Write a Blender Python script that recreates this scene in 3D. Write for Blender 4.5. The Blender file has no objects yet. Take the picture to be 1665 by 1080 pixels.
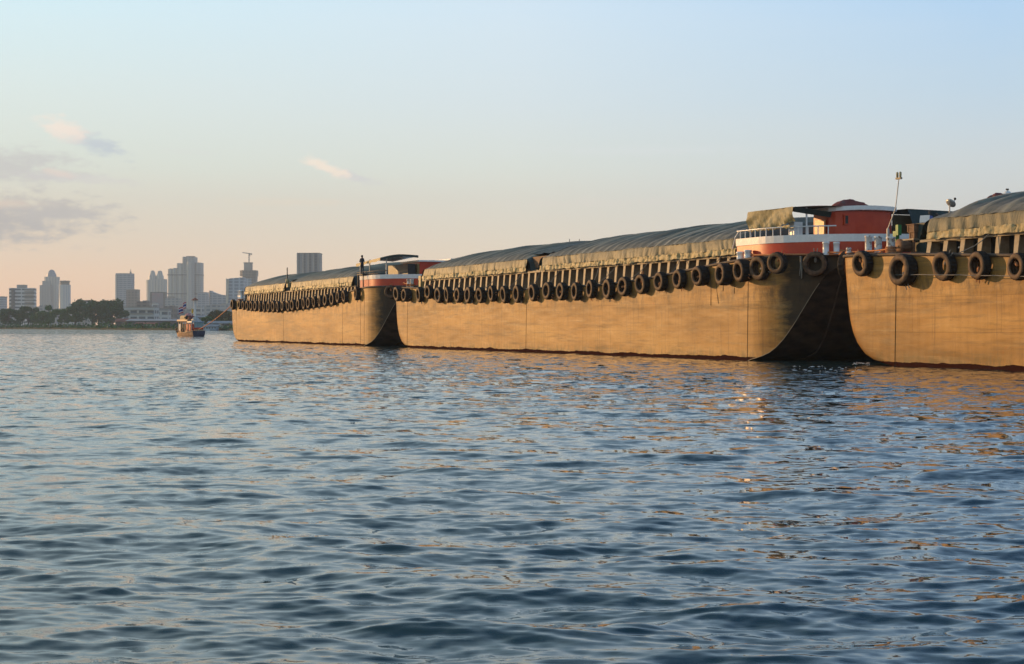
import bpy, bmesh, math, random
import numpy as np
from mathutils import Vector, Matrix

# ------------------------------------------------------------------ camera, sky, sun
SC = bpy.context.scene
COL = SC.collection
CAM_H = 1.8
F = 2700.0                      # focal length in photograph pixels (1665 wide)
HZ = 531.0                      # horizon row in the photograph

cam_d = bpy.data.cameras.new("camera")
cam = bpy.data.objects.new("camera", cam_d)
COL.objects.link(cam)
cam.location = (0, 0, CAM_H)
cam.rotation_euler = (math.radians(90), 0, 0)
cam_d.sensor_width = 36.0
cam_d.lens = 36.0 * F / 1665.0
cam_d.shift_y = -9.0 / 1665.0
cam_d.clip_start = 0.1
cam_d.clip_end = 60000
SC.camera = cam

SUN_AZ = 52.0                   # degrees left of the view direction
SUN_EL = 9.0
SC.view_settings.view_transform = 'Standard'
SC.view_settings.look = 'None'
SC.view_settings.gamma = 1.0
SC.view_settings.exposure = 0.0
SC.view_settings.use_curve_mapping = False


def nd(nt, typ, **kw):
    n = nt.nodes.new(typ)
    for k, v in kw.items():
        setattr(n, k, v)
    return n


def link(nt, a, b):
    nt.links.new(a, b)


def mth(nt, op, a, b=None, c=None, clamp=False):
    n = nt.nodes.new('ShaderNodeMath')
    n.operation = op
    n.use_clamp = clamp
    for i, v in enumerate((a, b, c)):
        if v is None:
            continue
        if isinstance(v, (int, float)):
            n.inputs[i].default_value = v
        else:
            nt.links.new(v, n.inputs[i])
    return n.outputs[0]


def mixc(nt, fac, a, b, mode='MIX'):
    n = nt.nodes.new('ShaderNodeMix')
    n.data_type = 'RGBA'
    n.blend_type = mode
    for idx, v in ((0, fac), (6, a), (7, b)):
        if isinstance(v, (int, float)):
            n.inputs[idx].default_value = v
        elif isinstance(v, tuple):
            n.inputs[idx].default_value = (v + (1.0,))[:4]
        else:
            nt.links.new(v, n.inputs[idx])
    return n.outputs[2]


def ramp(nt, fac, stops, interp='LINEAR'):
    n = nt.nodes.new('ShaderNodeValToRGB')
    cr = n.color_ramp
    cr.interpolation = interp
    while len(cr.elements) < len(stops):
        cr.elements.new(0.5)
    for e, (p, c) in zip(cr.elements, stops):
        e.position = p
        if isinstance(c, (int, float)):
            c = (c, c, c)
        e.color = (c[0], c[1], c[2], 1)
    nt.links.new(fac, n.inputs[0])
    return n.outputs[0]


def s2l(r, g, b):
    f = lambda c: ((c / 255 + 0.055) / 1.055) ** 2.4 if c > 10 else c / 255 / 12.92
    return (f(r), f(g), f(b))


SKY_STRENGTH = 0.10


def build_world():
    w = bpy.data.worlds.new("World")
    SC.world = w
    w.use_nodes = True
    nt = w.node_tree
    nt.nodes.clear()
    out = nd(nt, 'ShaderNodeOutputWorld')
    bg = nd(nt, 'ShaderNodeBackground')
    bg.inputs[1].default_value = SKY_STRENGTH
    link(nt, bg.outputs[0], out.inputs[0])
    sky = nd(nt, 'ShaderNodeTexSky')
    sky.sky_type = 'NISHITA'
    sky.sun_disc = False
    sky.sun_elevation = math.radians(SUN_EL)
    sky.sun_rotation = math.radians(-SUN_AZ)
    sky.air_density = 1.0
    sky.dust_density = 1.5
    sky.ozone_density = 1.5
    tc = nd(nt, 'ShaderNodeTexCoord')
    sep = nd(nt, 'ShaderNodeSeparateXYZ')
    link(nt, tc.outputs['Generated'], sep.inputs[0])
    X, Y, Z = sep.outputs
    hor = mth(nt, 'SQRT', mth(nt, 'ADD', mth(nt, 'MULTIPLY', X, X), mth(nt, 'MULTIPLY', Y, Y)))
    el = mth(nt, 'MULTIPLY', mth(nt, 'ARCTAN2', mth(nt, 'ABSOLUTE', Z), hor), 57.2958)   # degrees
    az = mth(nt, 'MULTIPLY', mth(nt, 'ARCTAN2', X, Y), 57.2958)                         # degrees, + right
    # evening colours of the real sky, by height, on the sunward and on the far side
    K = 1.40 / SKY_STRENGTH
    kk = lambda r, g, b: tuple(c for c in s2l(r, g, b))
    f = mth(nt, 'DIVIDE', el, 90.0)
    left = ramp(nt, f, [(0.0, kk(246, 196, 160)), (0.018, kk(243, 206, 176)), (0.036, kk(228, 212, 192)), (0.060, kk(214, 222, 212)),
                        (0.085, kk(210, 224, 222)), (0.122, kk(198, 226, 236)), (0.20, kk(184, 208, 218)), (0.40, kk(110, 142, 164)), (1.0, kk(60, 90, 112))])
    mid = ramp(nt, f, [(0.0, kk(242, 208, 176)), (0.018, kk(240, 215, 186)), (0.036, kk(229, 218, 200)), (0.060, kk(216, 223, 216)),
                       (0.085, kk(206, 220, 226)), (0.122, kk(198, 219, 234)), (0.20, kk(164, 196, 218)), (0.40, kk(92, 128, 160)), (1.0, kk(50, 82, 110))])
    right = ramp(nt, f, [(0.0, kk(208, 196, 184)), (0.018, kk(218, 208, 198)), (0.036, kk(214, 213, 208)), (0.060, kk(200, 211, 216)),
                         (0.085, kk(182, 206, 224)), (0.122, kk(164, 200, 232)), (0.20, kk(138, 176, 214)), (0.40, kk(68, 108, 156)), (1.0, kk(36, 68, 106))])
    fl = mth(nt, 'MULTIPLY_ADD', az, 1 / 16.0, 1.0, clamp=True)      # 0 at -16 deg, 1 at 0
    fr = mth(nt, 'DIVIDE', az, 16.0, clamp=True)
    base = mixc(nt, fr, mixc(nt, fl, left, mid), right)
    # streaky thin cloud veil, very soft
    mp = nd(nt, 'ShaderNodeCombineXYZ')
    link(nt, mth(nt, 'MULTIPLY', az, 0.05), mp.inputs[0])
    link(nt, mth(nt, 'MULTIPLY', el, 0.35), mp.inputs[1])
    nz = nd(nt, 'ShaderNodeTexNoise')
    nz.inputs['Scale'].default_value = 1.6
    nz.inputs['Detail'].default_value = 5
    link(nt, mp.outputs[0], nz.inputs['Vector'])
    veil = mth(nt, 'MULTIPLY', mth(nt, 'SUBTRACT', nz.outputs[0], 0.5), 0.22)
    base = mixc(nt, mth(nt, 'ABSOLUTE', veil), base, kk(226, 226, 222))
    # wispy evening clouds: (u, v, half length, half height, tilt) in degrees of azimuth/elevation
    mp2 = nd(nt, 'ShaderNodeCombineXYZ')
    link(nt, mth(nt, 'MULTIPLY', az, 0.9), mp2.inputs[0])
    link(nt, mth(nt, 'MULTIPLY', el, 2.2), mp2.inputs[1])
    nz2 = nd(nt, 'ShaderNodeTexNoise')
    nz2.inputs['Scale'].default_value = 1.5
    nz2.inputs['Detail'].default_value = 7
    nz2.inputs['Roughness'].default_value = 0.62
    link(nt, mp2.outputs[0], nz2.inputs['Vector'])
    wob = mth(nt, 'SUBTRACT', nz2.outputs[0], 0.5)

    def cloud(col, px, py, hl, hh, tilt, strength, base, colour):
        a0 = math.degrees(math.atan((px - 832.5) / F))
        e0 = math.degrees(math.atan((HZ - py) / F))
        k = math.degrees(1 / F)
        hl *= k
        hh *= k
        c, s_ = math.cos(math.radians(tilt)), math.sin(math.radians(tilt))
        da = mth(nt, 'SUBTRACT', az, a0)
        de = mth(nt, 'SUBTRACT', el, e0)
        p = mth(nt, 'ADD', mth(nt, 'MULTIPLY', da, c / hl), mth(nt, 'MULTIPLY', de, -s_ / hl))
        q = mth(nt, 'ADD', mth(nt, 'MULTIPLY', da, s_ / hh), mth(nt, 'MULTIPLY', de, c / hh))
        r = mth(nt, 'SQRT', mth(nt, 'ADD', mth(nt, 'MULTIPLY', p, p), mth(nt, 'MULTIPLY', q, q)))
        r = mth(nt, 'ADD', r, mth(nt, 'MULTIPLY', wob, 2.6))
        m = nd(nt, 'ShaderNodeMapRange', interpolation_type='SMOOTHSTEP')
        link(nt, r, m.inputs[0])
        m.inputs[1].default_value = 1.25
        m.inputs[2].default_value = 0.1
        m.inputs[3].default_value = 0.0
        m.inputs[4].default_value = strength
        return mixc(nt, m.outputs[0], base, kk(*colour))

    for args in [(-10, 364, 170, 42, 0, .95, (172, 170, 174)), (90, 352, 120, 20, 2, .8, (184, 181, 182)), (0, 340, 70, 8, 0, .5, (236, 210, 190)),
                 (20, 282, 120, 32, 0, .75, (188, 187, 190)), (120, 298, 110, 9, 3, .5, (206, 202, 206)), (88, 288, 34, 7, 12, .5, (236, 214, 202)),
                 (152, 243, 56, 17, 16, .85, (182, 194, 206)), (104, 222, 44, 19, 22, .85, (244, 226, 212)),
                 (568, 288, 52, 9, 14, .7, (206, 206, 210)), (533, 276, 42, 11, 24, .95, (250, 232, 214)),
                 (300, 252, 60, 4, 3, .25, (214, 214, 214)), (480, 330, 140, 7, 0, .22, (244, 218, 190)), (960, 330, 240, 9, -1, .14, (236, 222, 214)),
                 (1050, 246, 200, 9, 0, .18, (222, 226, 232))]:
        base = cloud(None, args[0], args[1], args[2], args[3], args[4], args[5], base, args[6])
    sc = nd(nt, 'ShaderNodeVectorMath', operation='SCALE')
    link(nt, base, sc.inputs[0])
    sc.inputs['Scale'].default_value = K
    # the physical sky still carries part of the light high up and round the sun
    fin = mixc(nt, 0.12, sc.outputs[0], sky.outputs[0])
    link(nt, fin, bg.inputs[0])


build_world()

sun_d = bpy.data.lights.new("sun", 'SUN')
sun_d.energy = 5.0
sun_d.angle = math.radians(0.6)
sun_d.color = (1.0, 0.56, 0.215)
sun = bpy.data.objects.new("sun", sun_d)
COL.objects.link(sun)
tosun = Vector((-math.sin(math.radians(SUN_AZ)) * math.cos(math.radians(SUN_EL)),
                math.cos(math.radians(SUN_AZ)) * math.cos(math.radians(SUN_EL)), math.sin(math.radians(SUN_EL))))
sun.rotation_euler = tosun.to_track_quat('Z', 'Y').to_euler()
sun.location = tosun * 200

# ------------------------------------------------------------------ helpers
RND = random.Random(7)


def tag(o, label=None, cat=None, group=None, kind=None):
    if label:
        o["label"] = label
    if cat:
        o["category"] = cat
    if group:
        o["group"] = group
    if kind:
        o["kind"] = kind
    return o


def empty(name, loc, rz=0.0, label=None, cat=None, group=None):
    o = bpy.data.objects.new(name, None)
    o.empty_display_size = 0.5
    COL.objects.link(o)
    o.location = loc
    o.rotation_euler = (0, 0, rz)
    return tag(o, label, cat, group)


def at(u, v, Y):
    """photograph pixel -> world point at depth Y"""
    return Vector(((u - 832.5) / F * Y, Y, CAM_H - (v - HZ) / F * Y))


class MB:
    """collects shapes, then links them as ONE mesh object"""

    def __init__(self):
        self.v = []
        self.f = []
        self.m = []
        self.s = []

    def add(self, vs, fs, mi=0, smooth=False):
        b = len(self.v)
        self.v += [tuple(p) for p in vs]
        for f in fs:
            self.f.append([i + b for i in f])
            self.m.append(mi)
            self.s.append(smooth)

    def box(self, x0, x1, y0, y1, z0, z1, mi=0, taper=(0, 0)):
        tx, ty = taper
        vs = [(x0, y0, z0), (x1, y0, z0), (x1, y1, z0), (x0, y1, z0),
              (x0 + tx, y0 + ty, z1), (x1 - tx, y0 + ty, z1), (x1 - tx, y1 - ty, z1), (x0 + tx, y1 - ty, z1)]
        self.add(vs, [(0, 3, 2, 1), (4, 5, 6, 7), (0, 1, 5, 4), (1, 2, 6, 5), (2, 3, 7, 6), (3, 0, 4, 7)], mi)

    def obox(self, c, ax, ay, az, mi=0):
        c, ax, ay, az = map(Vector, (c, ax, ay, az))
        vs = [c + sx * ax + sy * ay + sz * az for sz in (-1, 1) for sx, sy in ((-1, -1), (1, -1), (1, 1), (-1, 1))]
        self.add(vs, [(0, 3, 2, 1), (4, 5, 6, 7), (0, 1, 5, 4), (1, 2, 6, 5), (2, 3, 7, 6), (3, 0, 4, 7)], mi)

    def tube(self, pts, r, n=8, mi=0, caps=True, smooth=True):
        pts = [Vector(p) for p in pts]
        rs = r if isinstance(r, (list, tuple)) else [r] * len(pts)
        rings = []
        prev = None
        for i, p in enumerate(pts):
            d = (pts[min(i + 1, len(pts) - 1)] - pts[max(i - 1, 0)])
            if d.length < 1e-9:
                d = Vector((0, 0, 1))
            d.normalize()
            if prev is None:
                a = Vector((0, 0, 1)) if abs(d.z) < .9 else Vector((1, 0, 0))
                a = (a - d * a.dot(d)).normalized()
            else:
                a = (prev - d * prev.dot(d)).normalized()
            prev = a
            b = d.cross(a)
            rings.append([p + rs[i] * (math.cos(t) * a + math.sin(t) * b) for t in [2 * math.pi * k / n for k in range(n)]])
        vs = [q for rg in rings for q in rg]
        fs = []
        for i in range(len(pts) - 1):
            for k in range(n):
                fs.append((i * n + k, i * n + (k + 1) % n, (i + 1) * n + (k + 1) % n, (i + 1) * n + k))
        self.add(vs, fs, mi, smooth)
        if caps:
            self.add(rings[0], [tuple(range(n))[::-1]], mi)
            self.add(rings[-1], [tuple(range(n))], mi)

    def lathe(self, prof, n=20, mi=0, axis='z', c=(0, 0, 0), closed=False, smooth=True):
        """prof = [(r, h)...] around the axis"""
        vs = []
        for r, h in prof:
            for k in range(n):
                a = 2 * math.pi * k / n
                if axis == 'z':
                    vs.append((c[0] + r * math.cos(a), c[1] + r * math.sin(a), c[2] + h))
                elif axis == 'y':
                    vs.append((c[0] + r * math.cos(a), c[1] + h, c[2] + r * math.sin(a)))
                else:
                    vs.append((c[0] + h, c[1] + r * math.cos(a), c[2] + r * math.sin(a)))
        fs = []
        m = len(prof)
        for i in range(m if closed else m - 1):
            j = (i + 1) % m
            for k in range(n):
                fs.append((i * n + k, i * n + (k + 1) % n, j * n + (k + 1) % n, j * n + k))
        self.add(vs, fs, mi, smooth)

    def grid(self, rows, mi=0, smooth=True, close_u=False):
        nr, nc = len(rows), len(rows[0])
        vs = [p for r in rows for p in r]
        fs = []
        for i in range(nr - 1):
            for k in range(nc if close_u else nc - 1):
                k2 = (k + 1) % nc
                fs.append((i * nc + k, i * nc + k2, (i + 1) * nc + k2, (i + 1) * nc + k))
        self.add(vs, fs, mi, smooth)

    def build(self, name, mats, parent=None, loc=None, normals=True):
        me = bpy.data.meshes.new(name)
        me.from_pydata(self.v, [], self.f)
        if not isinstance(mats, (list, tuple)):
            mats = [mats]
        for m in mats:
            me.materials.append(m)
        me.polygons.foreach_set('material_index', self.m)
        me.polygons.foreach_set('use_smooth', self.s)
        me.update()
        if normals:
            bm = bmesh.new()
            bm.from_mesh(me)
            bmesh.ops.recalc_face_normals(bm, faces=bm.faces)
            bm.to_mesh(me)
            bm.free()
        o = bpy.data.objects.new(name, me)
        COL.objects.link(o)
        if parent:
            o.parent = parent
        if loc is not None:
            o.location = loc
        return o


# ------------------------------------------------------------------ materials
def base_mat(name, rough=0.6, spec=0.4, metallic=0.0):
    m = bpy.data.materials.new(name)
    m.use_nodes = True
    nt = m.node_tree
    b = nt.nodes['Principled BSDF']
    b.inputs['Roughness'].default_value = rough
    b.inputs['Specular IOR Level'].default_value = spec
    b.inputs['Metallic'].default_value = metallic
    return m, nt, b


def noise(nt, scale, detail=4, rough=0.55, vec=None, mapscale=None, coord='Object', loc=None):
    tc = nd(nt, 'ShaderNodeTexCoord')
    mp = nd(nt, 'ShaderNodeMapping')
    link(nt, tc.outputs[coord], mp.inputs[0])
    if mapscale:
        mp.inputs['Scale'].default_value = mapscale
    if loc:
        mp.inputs['Location'].default_value = loc
    n = nd(nt, 'ShaderNodeTexNoise')
    n.inputs['Scale'].default_value = scale
    n.inputs['Detail'].default_value = detail
    n.inputs['Roughness'].default_value = rough
    link(nt, mp.outputs[0], n.inputs['Vector'])
    return n.outputs[0]


def bump(nt, b, h, strength=0.3, dist=0.02):
    n = nd(nt, 'ShaderNodeBump')
    n.inputs['Strength'].default_value = strength
    n.inputs['Distance'].default_value = dist
    link(nt, h, n.inputs['Height'])
    link(nt, n.outputs[0], b.inputs['Normal'])


def mottled(name, c1, c2, scale=3.0, rough=0.6, spec=0.4, mapscale=None, bmp=0.2, dist=0.02, metallic=0.0, lo=.35, hi=.65, rvar=.3):
    m, nt, b = base_mat(name, rough, spec, metallic)
    n = noise(nt, scale, 6, .6, mapscale=mapscale)
    col = ramp(nt, n, [(lo, c1), (hi, c2)])
    link(nt, col, b.inputs['Base Color'])
    n2 = noise(nt, scale * 4, 4, .6, mapscale=mapscale)
    r = mth(nt, 'MULTIPLY_ADD', n2, rvar, rough - rvar / 2, clamp=True)
    link(nt, r, b.inputs['Roughness'])
    if bmp:
        bump(nt, b, n2, bmp, dist)
    return m


def hull_mat(name, seed, stern_x, tone=(1, 1, 1)):
    m, nt, b = base_mat(name, 0.5, 0.14)
    T = lambda r, g, bb: (r * tone[0], g * tone[1], bb * tone[2])
    big = noise(nt, 0.25, 5, .6, mapscale=(.35, 1, 1.6), loc=(seed, 0, 0))
    col = ramp(nt, big, [(.34, T(.25, .126, .032)), (.5, T(.42, .215, .056)), (.64, T(.54, .30, .090))])
    # long horizontal scuffs left by ropes, fenders and quay walls
    st = noise(nt, 1.0, 7, .68, mapscale=(.13, 1, 1.9), loc=(seed * 3.1, 0, 0))
    stm = ramp(nt, st, [(.52, 0.0), (.64, 1.0)])
    col = mixc(nt, mth(nt, 'MULTIPLY', stm, .66), col, T(.15, .092, .040))
    st2 = noise(nt, 1.0, 6, .7, mapscale=(.5, 1, 5.0), loc=(seed * 1.7, 0, 4))
    col = mixc(nt, mth(nt, 'MULTIPLY', ramp(nt, st2, [(.54, 0.0), (.64, 1.0)]), .34), col, T(.17, .11, .05))
    st3 = noise(nt, 1.0, 5, .6, mapscale=(.22, 1, 3.5), loc=(seed * 5.7, 0, 9))
    col = mixc(nt, mth(nt, 'MULTIPLY', ramp(nt, st3, [(.56, 0.0), (.68, 1.0)]), .34), col, T(.55, .37, .17))
    # fine vertical runs
    vr = noise(nt, 1.0, 4, .7, mapscale=(5.0, 1, .25), loc=(seed * 2.3, 0, 0))
    col = mixc(nt, mth(nt, 'MULTIPLY', ramp(nt, vr, [(.54, 0.0), (.68, 1.0)]), .4), col, T(.15, .085, .04))
    # speckled dirt
    sp = noise(nt, 7.0, 6, .75, loc=(seed, 2, 0))
    col = mixc(nt, mth(nt, 'MULTIPLY', ramp(nt, sp, [(.56, 0.0), (.72, 1.0)]), .35), col, T(.11, .075, .045))
    # welded plates: each a slightly different coat, with thin dark joints
    tcb = nd(nt, 'ShaderNodeTexCoord')
    sb = nd(nt, 'ShaderNodeSeparateXYZ')
    link(nt, tcb.outputs['Object'], sb.inputs[0])
    cb_ = nd(nt, 'ShaderNodeCombineXYZ')
    link(nt, sb.outputs[0], cb_.inputs[0])
    link(nt, sb.outputs[2], cb_.inputs[1])
    br = nd(nt, 'ShaderNodeTexBrick')
    br.inputs['Scale'].default_value = 1.0
    br.inputs['Brick Width'].default_value = 6.1
    br.inputs['Row Height'].default_value = 1.55
    br.inputs['Mortar Size'].default_value = .014
    br.inputs['Color1'].default_value = (.84, .84, .84, 1)
    br.inputs['Color2'].default_value = (1.08, 1.06, 1.04, 1)
    br.inputs['Mortar'].default_value = (.62, .60, .58, 1)
    link(nt, cb_.outputs[0], br.inputs['Vector'])
    col = mixc(nt, .75, col, br.outputs[0], 'MULTIPLY')
    # orange rust scars
    ru = noise(nt, 1.1, 6, .7, mapscale=(1, 1, 1.5), loc=(seed * 4.4, 5, 1))
    col = mixc(nt, ramp(nt, ru, [(.685, 0.0), (.73, .8)]), col, (.42, .13, .03))
    tc = nd(nt, 'ShaderNodeTexCoord')
    sep = nd(nt, 'ShaderNodeSeparateXYZ')
    link(nt, tc.outputs['Object'], sep.inputs[0])
    # black rub marks of the fenders and painted-in shade on the stern quarter, and a worn band under the tyres
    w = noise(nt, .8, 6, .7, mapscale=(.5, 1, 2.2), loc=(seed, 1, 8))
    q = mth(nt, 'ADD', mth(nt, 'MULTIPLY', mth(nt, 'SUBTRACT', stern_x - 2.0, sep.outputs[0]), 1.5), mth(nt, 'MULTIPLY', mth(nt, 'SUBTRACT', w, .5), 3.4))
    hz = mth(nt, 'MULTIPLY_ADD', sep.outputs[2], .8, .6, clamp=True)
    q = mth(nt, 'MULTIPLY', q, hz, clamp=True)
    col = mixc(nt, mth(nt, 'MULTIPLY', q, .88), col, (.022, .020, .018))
    # scrapes where the tyres have chafed, and weed creeping up from the waterline
    ch = noise(nt, 1.0, 6, .72, mapscale=(1.1, 1, .55), loc=(seed * 6.1, 3, 3))
    bandm = mth(nt, 'SUBTRACT', 1.0, mth(nt, 'ABSOLUTE', mth(nt, 'MULTIPLY', mth(nt, 'SUBTRACT', sep.outputs[2], 3.55), .9)), clamp=True)
    col = mixc(nt, mth(nt, 'MULTIPLY', mth(nt, 'MULTIPLY', ramp(nt, ch, [(.47, 0.0), (.60, 1.0)]), bandm), .75), col, T(.10, .065, .036))
    al = noise(nt, 1.0, 6, .75, mapscale=(1.6, 1, .7), loc=(seed * 7.7, 6, 1))
    low_ = mth(nt, 'MULTIPLY_ADD', sep.outputs[2], -1.5, 1.15, clamp=True)
    col = mixc(nt, mth(nt, 'MULTIPLY', mth(nt, 'MULTIPLY', ramp(nt, al, [(.44, 0.0), (.58, 1.0)]), low_), .8), col, T(.11, .095, .040))
    # red-brown boot topping and wet line
    wn = mth(nt, 'MULTIPLY_ADD', noise(nt, 1.2, 5, .6, mapscale=(.5, 1, 1)), .34, .04)
    bt = mth(nt, 'LESS_THAN', sep.outputs[2], wn)
    col = mixc(nt, bt, col, (.040, .014, .010))
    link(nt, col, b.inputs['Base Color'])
    rg = noise(nt, 1.5, 5, .6, mapscale=(.3, 1, 2))
    link(nt, mth(nt, 'MULTIPLY_ADD', rg, .4, .3), b.inputs['Roughness'])
    link(nt, mth(nt, 'MULTIPLY_ADD', bt, -.14, .14), b.inputs['Specular IOR Level'])
    # plates pulled in between the frames
    wv = nd(nt, 'ShaderNodeTexWave', wave_type='BANDS', bands_direction='X')
    wv.inputs['Scale'].default_value = .55
    wv.inputs['Distortion'].default_value = .6
    link(nt, tc.outputs['Object'], wv.inputs['Vector'])
    hh = mth(nt, 'ADD', mth(nt, 'MULTIPLY', wv.outputs[1], .18), mth(nt, 'ADD', mth(nt, 'MULTIPLY', big, .5), mth(nt, 'MULTIPLY', sp, .35)))
    bump(nt, b, hh, .6, .03)
    return m


def tarp_mat(name, c1, c2, c3, scale=.8):
    m, nt, b = base_mat(name, .55, .35)
    n = noise(nt, scale, 6, .62, mapscale=(.6, 1.4, 1.4))
    col = ramp(nt, n, [(.30, c1), (.52, c2), (.72, c3)])
    n2 = noise(nt, 9, 5, .7, mapscale=(1.6, .5, .5))
    col = mixc(nt, mth(nt, 'MULTIPLY', ramp(nt, n2, [(.5, 0.0), (.7, 1.0)]), .35), col, tuple(c * .45 for c in c1))
    at_ = nd(nt, 'ShaderNodeAttribute', attribute_name='worn')      # pale stripes painted as highlights over the battens
    col = mixc(nt, mth(nt, 'MULTIPLY', at_.outputs['Fac'], .85), col, tuple(min(1, c * 1.9 + .02) for c in c3))
    link(nt, col, b.inputs['Base Color'])
    n3 = noise(nt, 4, 5, .6, mapscale=(2.2, .5, .6))
    bump(nt, b, mth(nt, 'ADD', n3, mth(nt, 'MULTIPLY', n2, .4)), .6, .06)
    return m


def facade_mat(name, wall, glass, sx=3.4, sz=3.3, fh=.5, fw=.62, rough=.5, vertical=False, haze=0.0):
    """rows of windows: floors along z, bays along x+y"""
    m, nt, b = base_mat(name, rough, .3)
    tc = nd(nt, 'ShaderNodeTexCoord')
    sep = nd(nt, 'ShaderNodeSeparateXYZ')
    link(nt, tc.outputs['Object'], sep.inputs[0])
    h = mth(nt, 'FRACT', mth(nt, 'DIVIDE', sep.outputs[2], sz))
    a = mth(nt, 'FRACT', mth(nt, 'DIVIDE', mth(nt, 'ADD', sep.outputs[0], mth(nt, 'MULTIPLY', sep.outputs[1], 1.0)), sx))
    mh = mth(nt, 'LESS_THAN', h, fh)
    mw = mth(nt, 'LESS_THAN', a, fw)
    mask = mw if vertical else mth(nt, 'MULTIPLY', mh, mw)
    if vertical:
        mask = mth(nt, 'MULTIPLY', mw, mth(nt, 'MULTIPLY_ADD', mh, .35, .65))
    n = noise(nt, .05, 3)
    wc = mixc(nt, mth(nt, 'MULTIPLY', n, .3), wall, tuple(c * .7 for c in wall))
    col = mixc(nt, mask, wc, glass)
    link(nt, col, b.inputs['Base Color'])
    return m


M = {}
M['tarp'] = tarp_mat('olive_tarpaulin', (.10, .095, .068), (.16, .148, .106), (.25, .23, .165))
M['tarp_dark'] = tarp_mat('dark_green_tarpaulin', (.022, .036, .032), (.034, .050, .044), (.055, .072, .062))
M['flap'] = tarp_mat('olive_side_flap', (.105, .098, .056), (.150, .138, .080), (.205, .185, .110), 1.2)  # yellower olive cloth, the same on both sides of the barge
M['hem'] = tarp_mat('pale_tarp_hem', (.25, .20, .09), (.36, .29, .14), (.48, .40, .22), 3.0)
M['awning'] = tarp_mat('awning_cloth', (.17, .155, .075), (.23, .205, .105), (.29, .25, .13), 1.5)
M['rubber'] = mottled('worn_rubber', (.010, .008, .007), (.034, .025, .018), 5, .7, .2, bmp=.4, dist=.015)
M['rubber_face'] = mottled('muddy_tyre_wall', (.045, .027, .016), (.17, .095, .050), 4, .7, .3, bmp=.4, dist=.015)
M['deck'] = mottled('deck_steel', (.055, .040, .030), (.12, .085, .06), 2, .7, .3)
M['dark_steel'] = mottled('dark_coaming_steel', (.014, .014, .013), (.035, .032, .028), 2, .6, .4)  # near-black steel, the same tone on every part that uses it
M['door'] = mottled('sunlit_door_orange', (.55, .24, .09), (.68, .34, .14), 3, .4, .5, bmp=.06)  # pale orange stands in for sunlight on the house side wall
M['bottom'] = mottled('bottom_shade_coat', (.022, .017, .014), (.075, .052, .036), 1.2, .7, .2, mapscale=(1, 1, 2.5))  # dark bottom coat, with the shade under the stern put into its tone
M['seam'] = mottled('dark_weld', (.012, .009, .007), (.03, .02, .014), 5, .95, .02, bmp=0)
M['post'] = mottled('coaming_bracket_paint', (.23, .18, .12), (.33, .27, .19), 5, .6, .4)
M['red'] = mottled('red_house_paint', (.46, .034, .010), (.58, .060, .016), 1.2, .30, .35, bmp=.03, rvar=.06)
M['white'] = mottled('white_paint', (.70, .70, .68), (.82, .82, .80), 1.2, .27, .5, bmp=.03, rvar=.06)
M['white_rust'] = mottled('rusty_white_paint', (.30, .19, .13), (.72, .70, .66), 7, .5, .4, lo=.38, hi=.5)
M['rope'] = mottled('orange_rope', (.40, .15, .06), (.60, .26, .11), 30, .8, .2, bmp=.6, dist=.01)
M['rope_grey'] = mottled('grey_rope', (.16, .14, .12), (.34, .31, .27), 30, .8, .2, bmp=.6, dist=.01)
M['wood'] = mottled('brown_planks', (.15, .075, .04), (.27, .15, .085), 3, .7, .3, mapscale=(.6, 1, 6))
M['green'] = mottled('green_paint', (.02, .16, .04), (.04, .24, .06), 4, .5, .4)
M['olive_wall'] = mottled('olive_panel', (.055, .045, .025), (.10, .08, .045), 2, .6, .3)
M['blue'] = mottled('blue_plastic', (.02, .06, .30), (.03, .09, .40), 4, .4, .5)
M['grey_metal'] = mottled('galvanised_metal', (.35, .35, .34), (.52, .52, .50), 6, .4, .5, metallic=.3)
M['black'] = mottled('black_iron', (.012, .012, .012), (.03, .03, .03), 6, .5, .4)
M['window'] = mottled('dark_glass', (.012, .018, .016), (.02, .03, .025), 3, .4, .4, bmp=0)
M['redtarp'] = tarp_mat('faded_red_cloth', (.14, .035, .03), (.22, .06, .05), (.14, .09, .07), 2.5)
M['skin'] = mottled('skin', (.22, .11, .07), (.28, .15, .10), 8, .6, .3, bmp=0)
M['shirt'] = mottled('navy_shirt', (.015, .02, .035), (.03, .035, .055), 8, .8, .2, bmp=0)
M['hair'] = mottled('black_hair', (.008, .006, .006), (.02, .016, .014), 12, .6, .3, bmp=0)

# ------------------------------------------------------------------ barge frame
AX = math.radians(21.84)
D = Vector((-math.sin(AX), math.cos(AX), 0))        # towards the bows
N = Vector((math.cos(AX), math.sin(AX), 0))         # across, away from the camera
P0 = Vector((12.46, 86.8, 0))
RZ = math.atan2(D.y, D.x)


def W(s, t, z):
    return P0 + D * s + N * t + Vector((0, 0, z))


def s_of(u, t=0.0):
    k = (u - 832.5) / F
    return ((P0.x + N.x * t) - k * (P0.y + N.y * t)) / (-D.x + D.y * k)


def z_of(u, v, t=0.0):
    s = s_of(u, t)
    return CAM_H - (v - HZ) / F * (P0.y + D.y * s + N.y * t)


BEAM = 16.0
STERN_A = 6.0
BOW_A = 2.5
BOW_INSET = [(5.6, 0.0), (5.1, 0.05), (4.2, .14), (3.3, .27), (2.6, .38), (2.1, .50), (1.5, .75), (.96, 1.15), (.45, 1.85), (.12, 2.95), (0.0, 4.0), (-.5, 4.6)]
RAKE = [(1.4, -.5), (.6, -.12), (0, .07), (-.5, .15), (-1.0, .27), (-1.5, .45), (-1.9, .72), (-2.35, 1.2), (-2.8, 1.9), (-3.25, 2.8), (-3.65, 3.68), (-4.0, 4.4), (-4.4, 4.85), (-5.0, 5.05), (-6.3, 5.15)]


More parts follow.
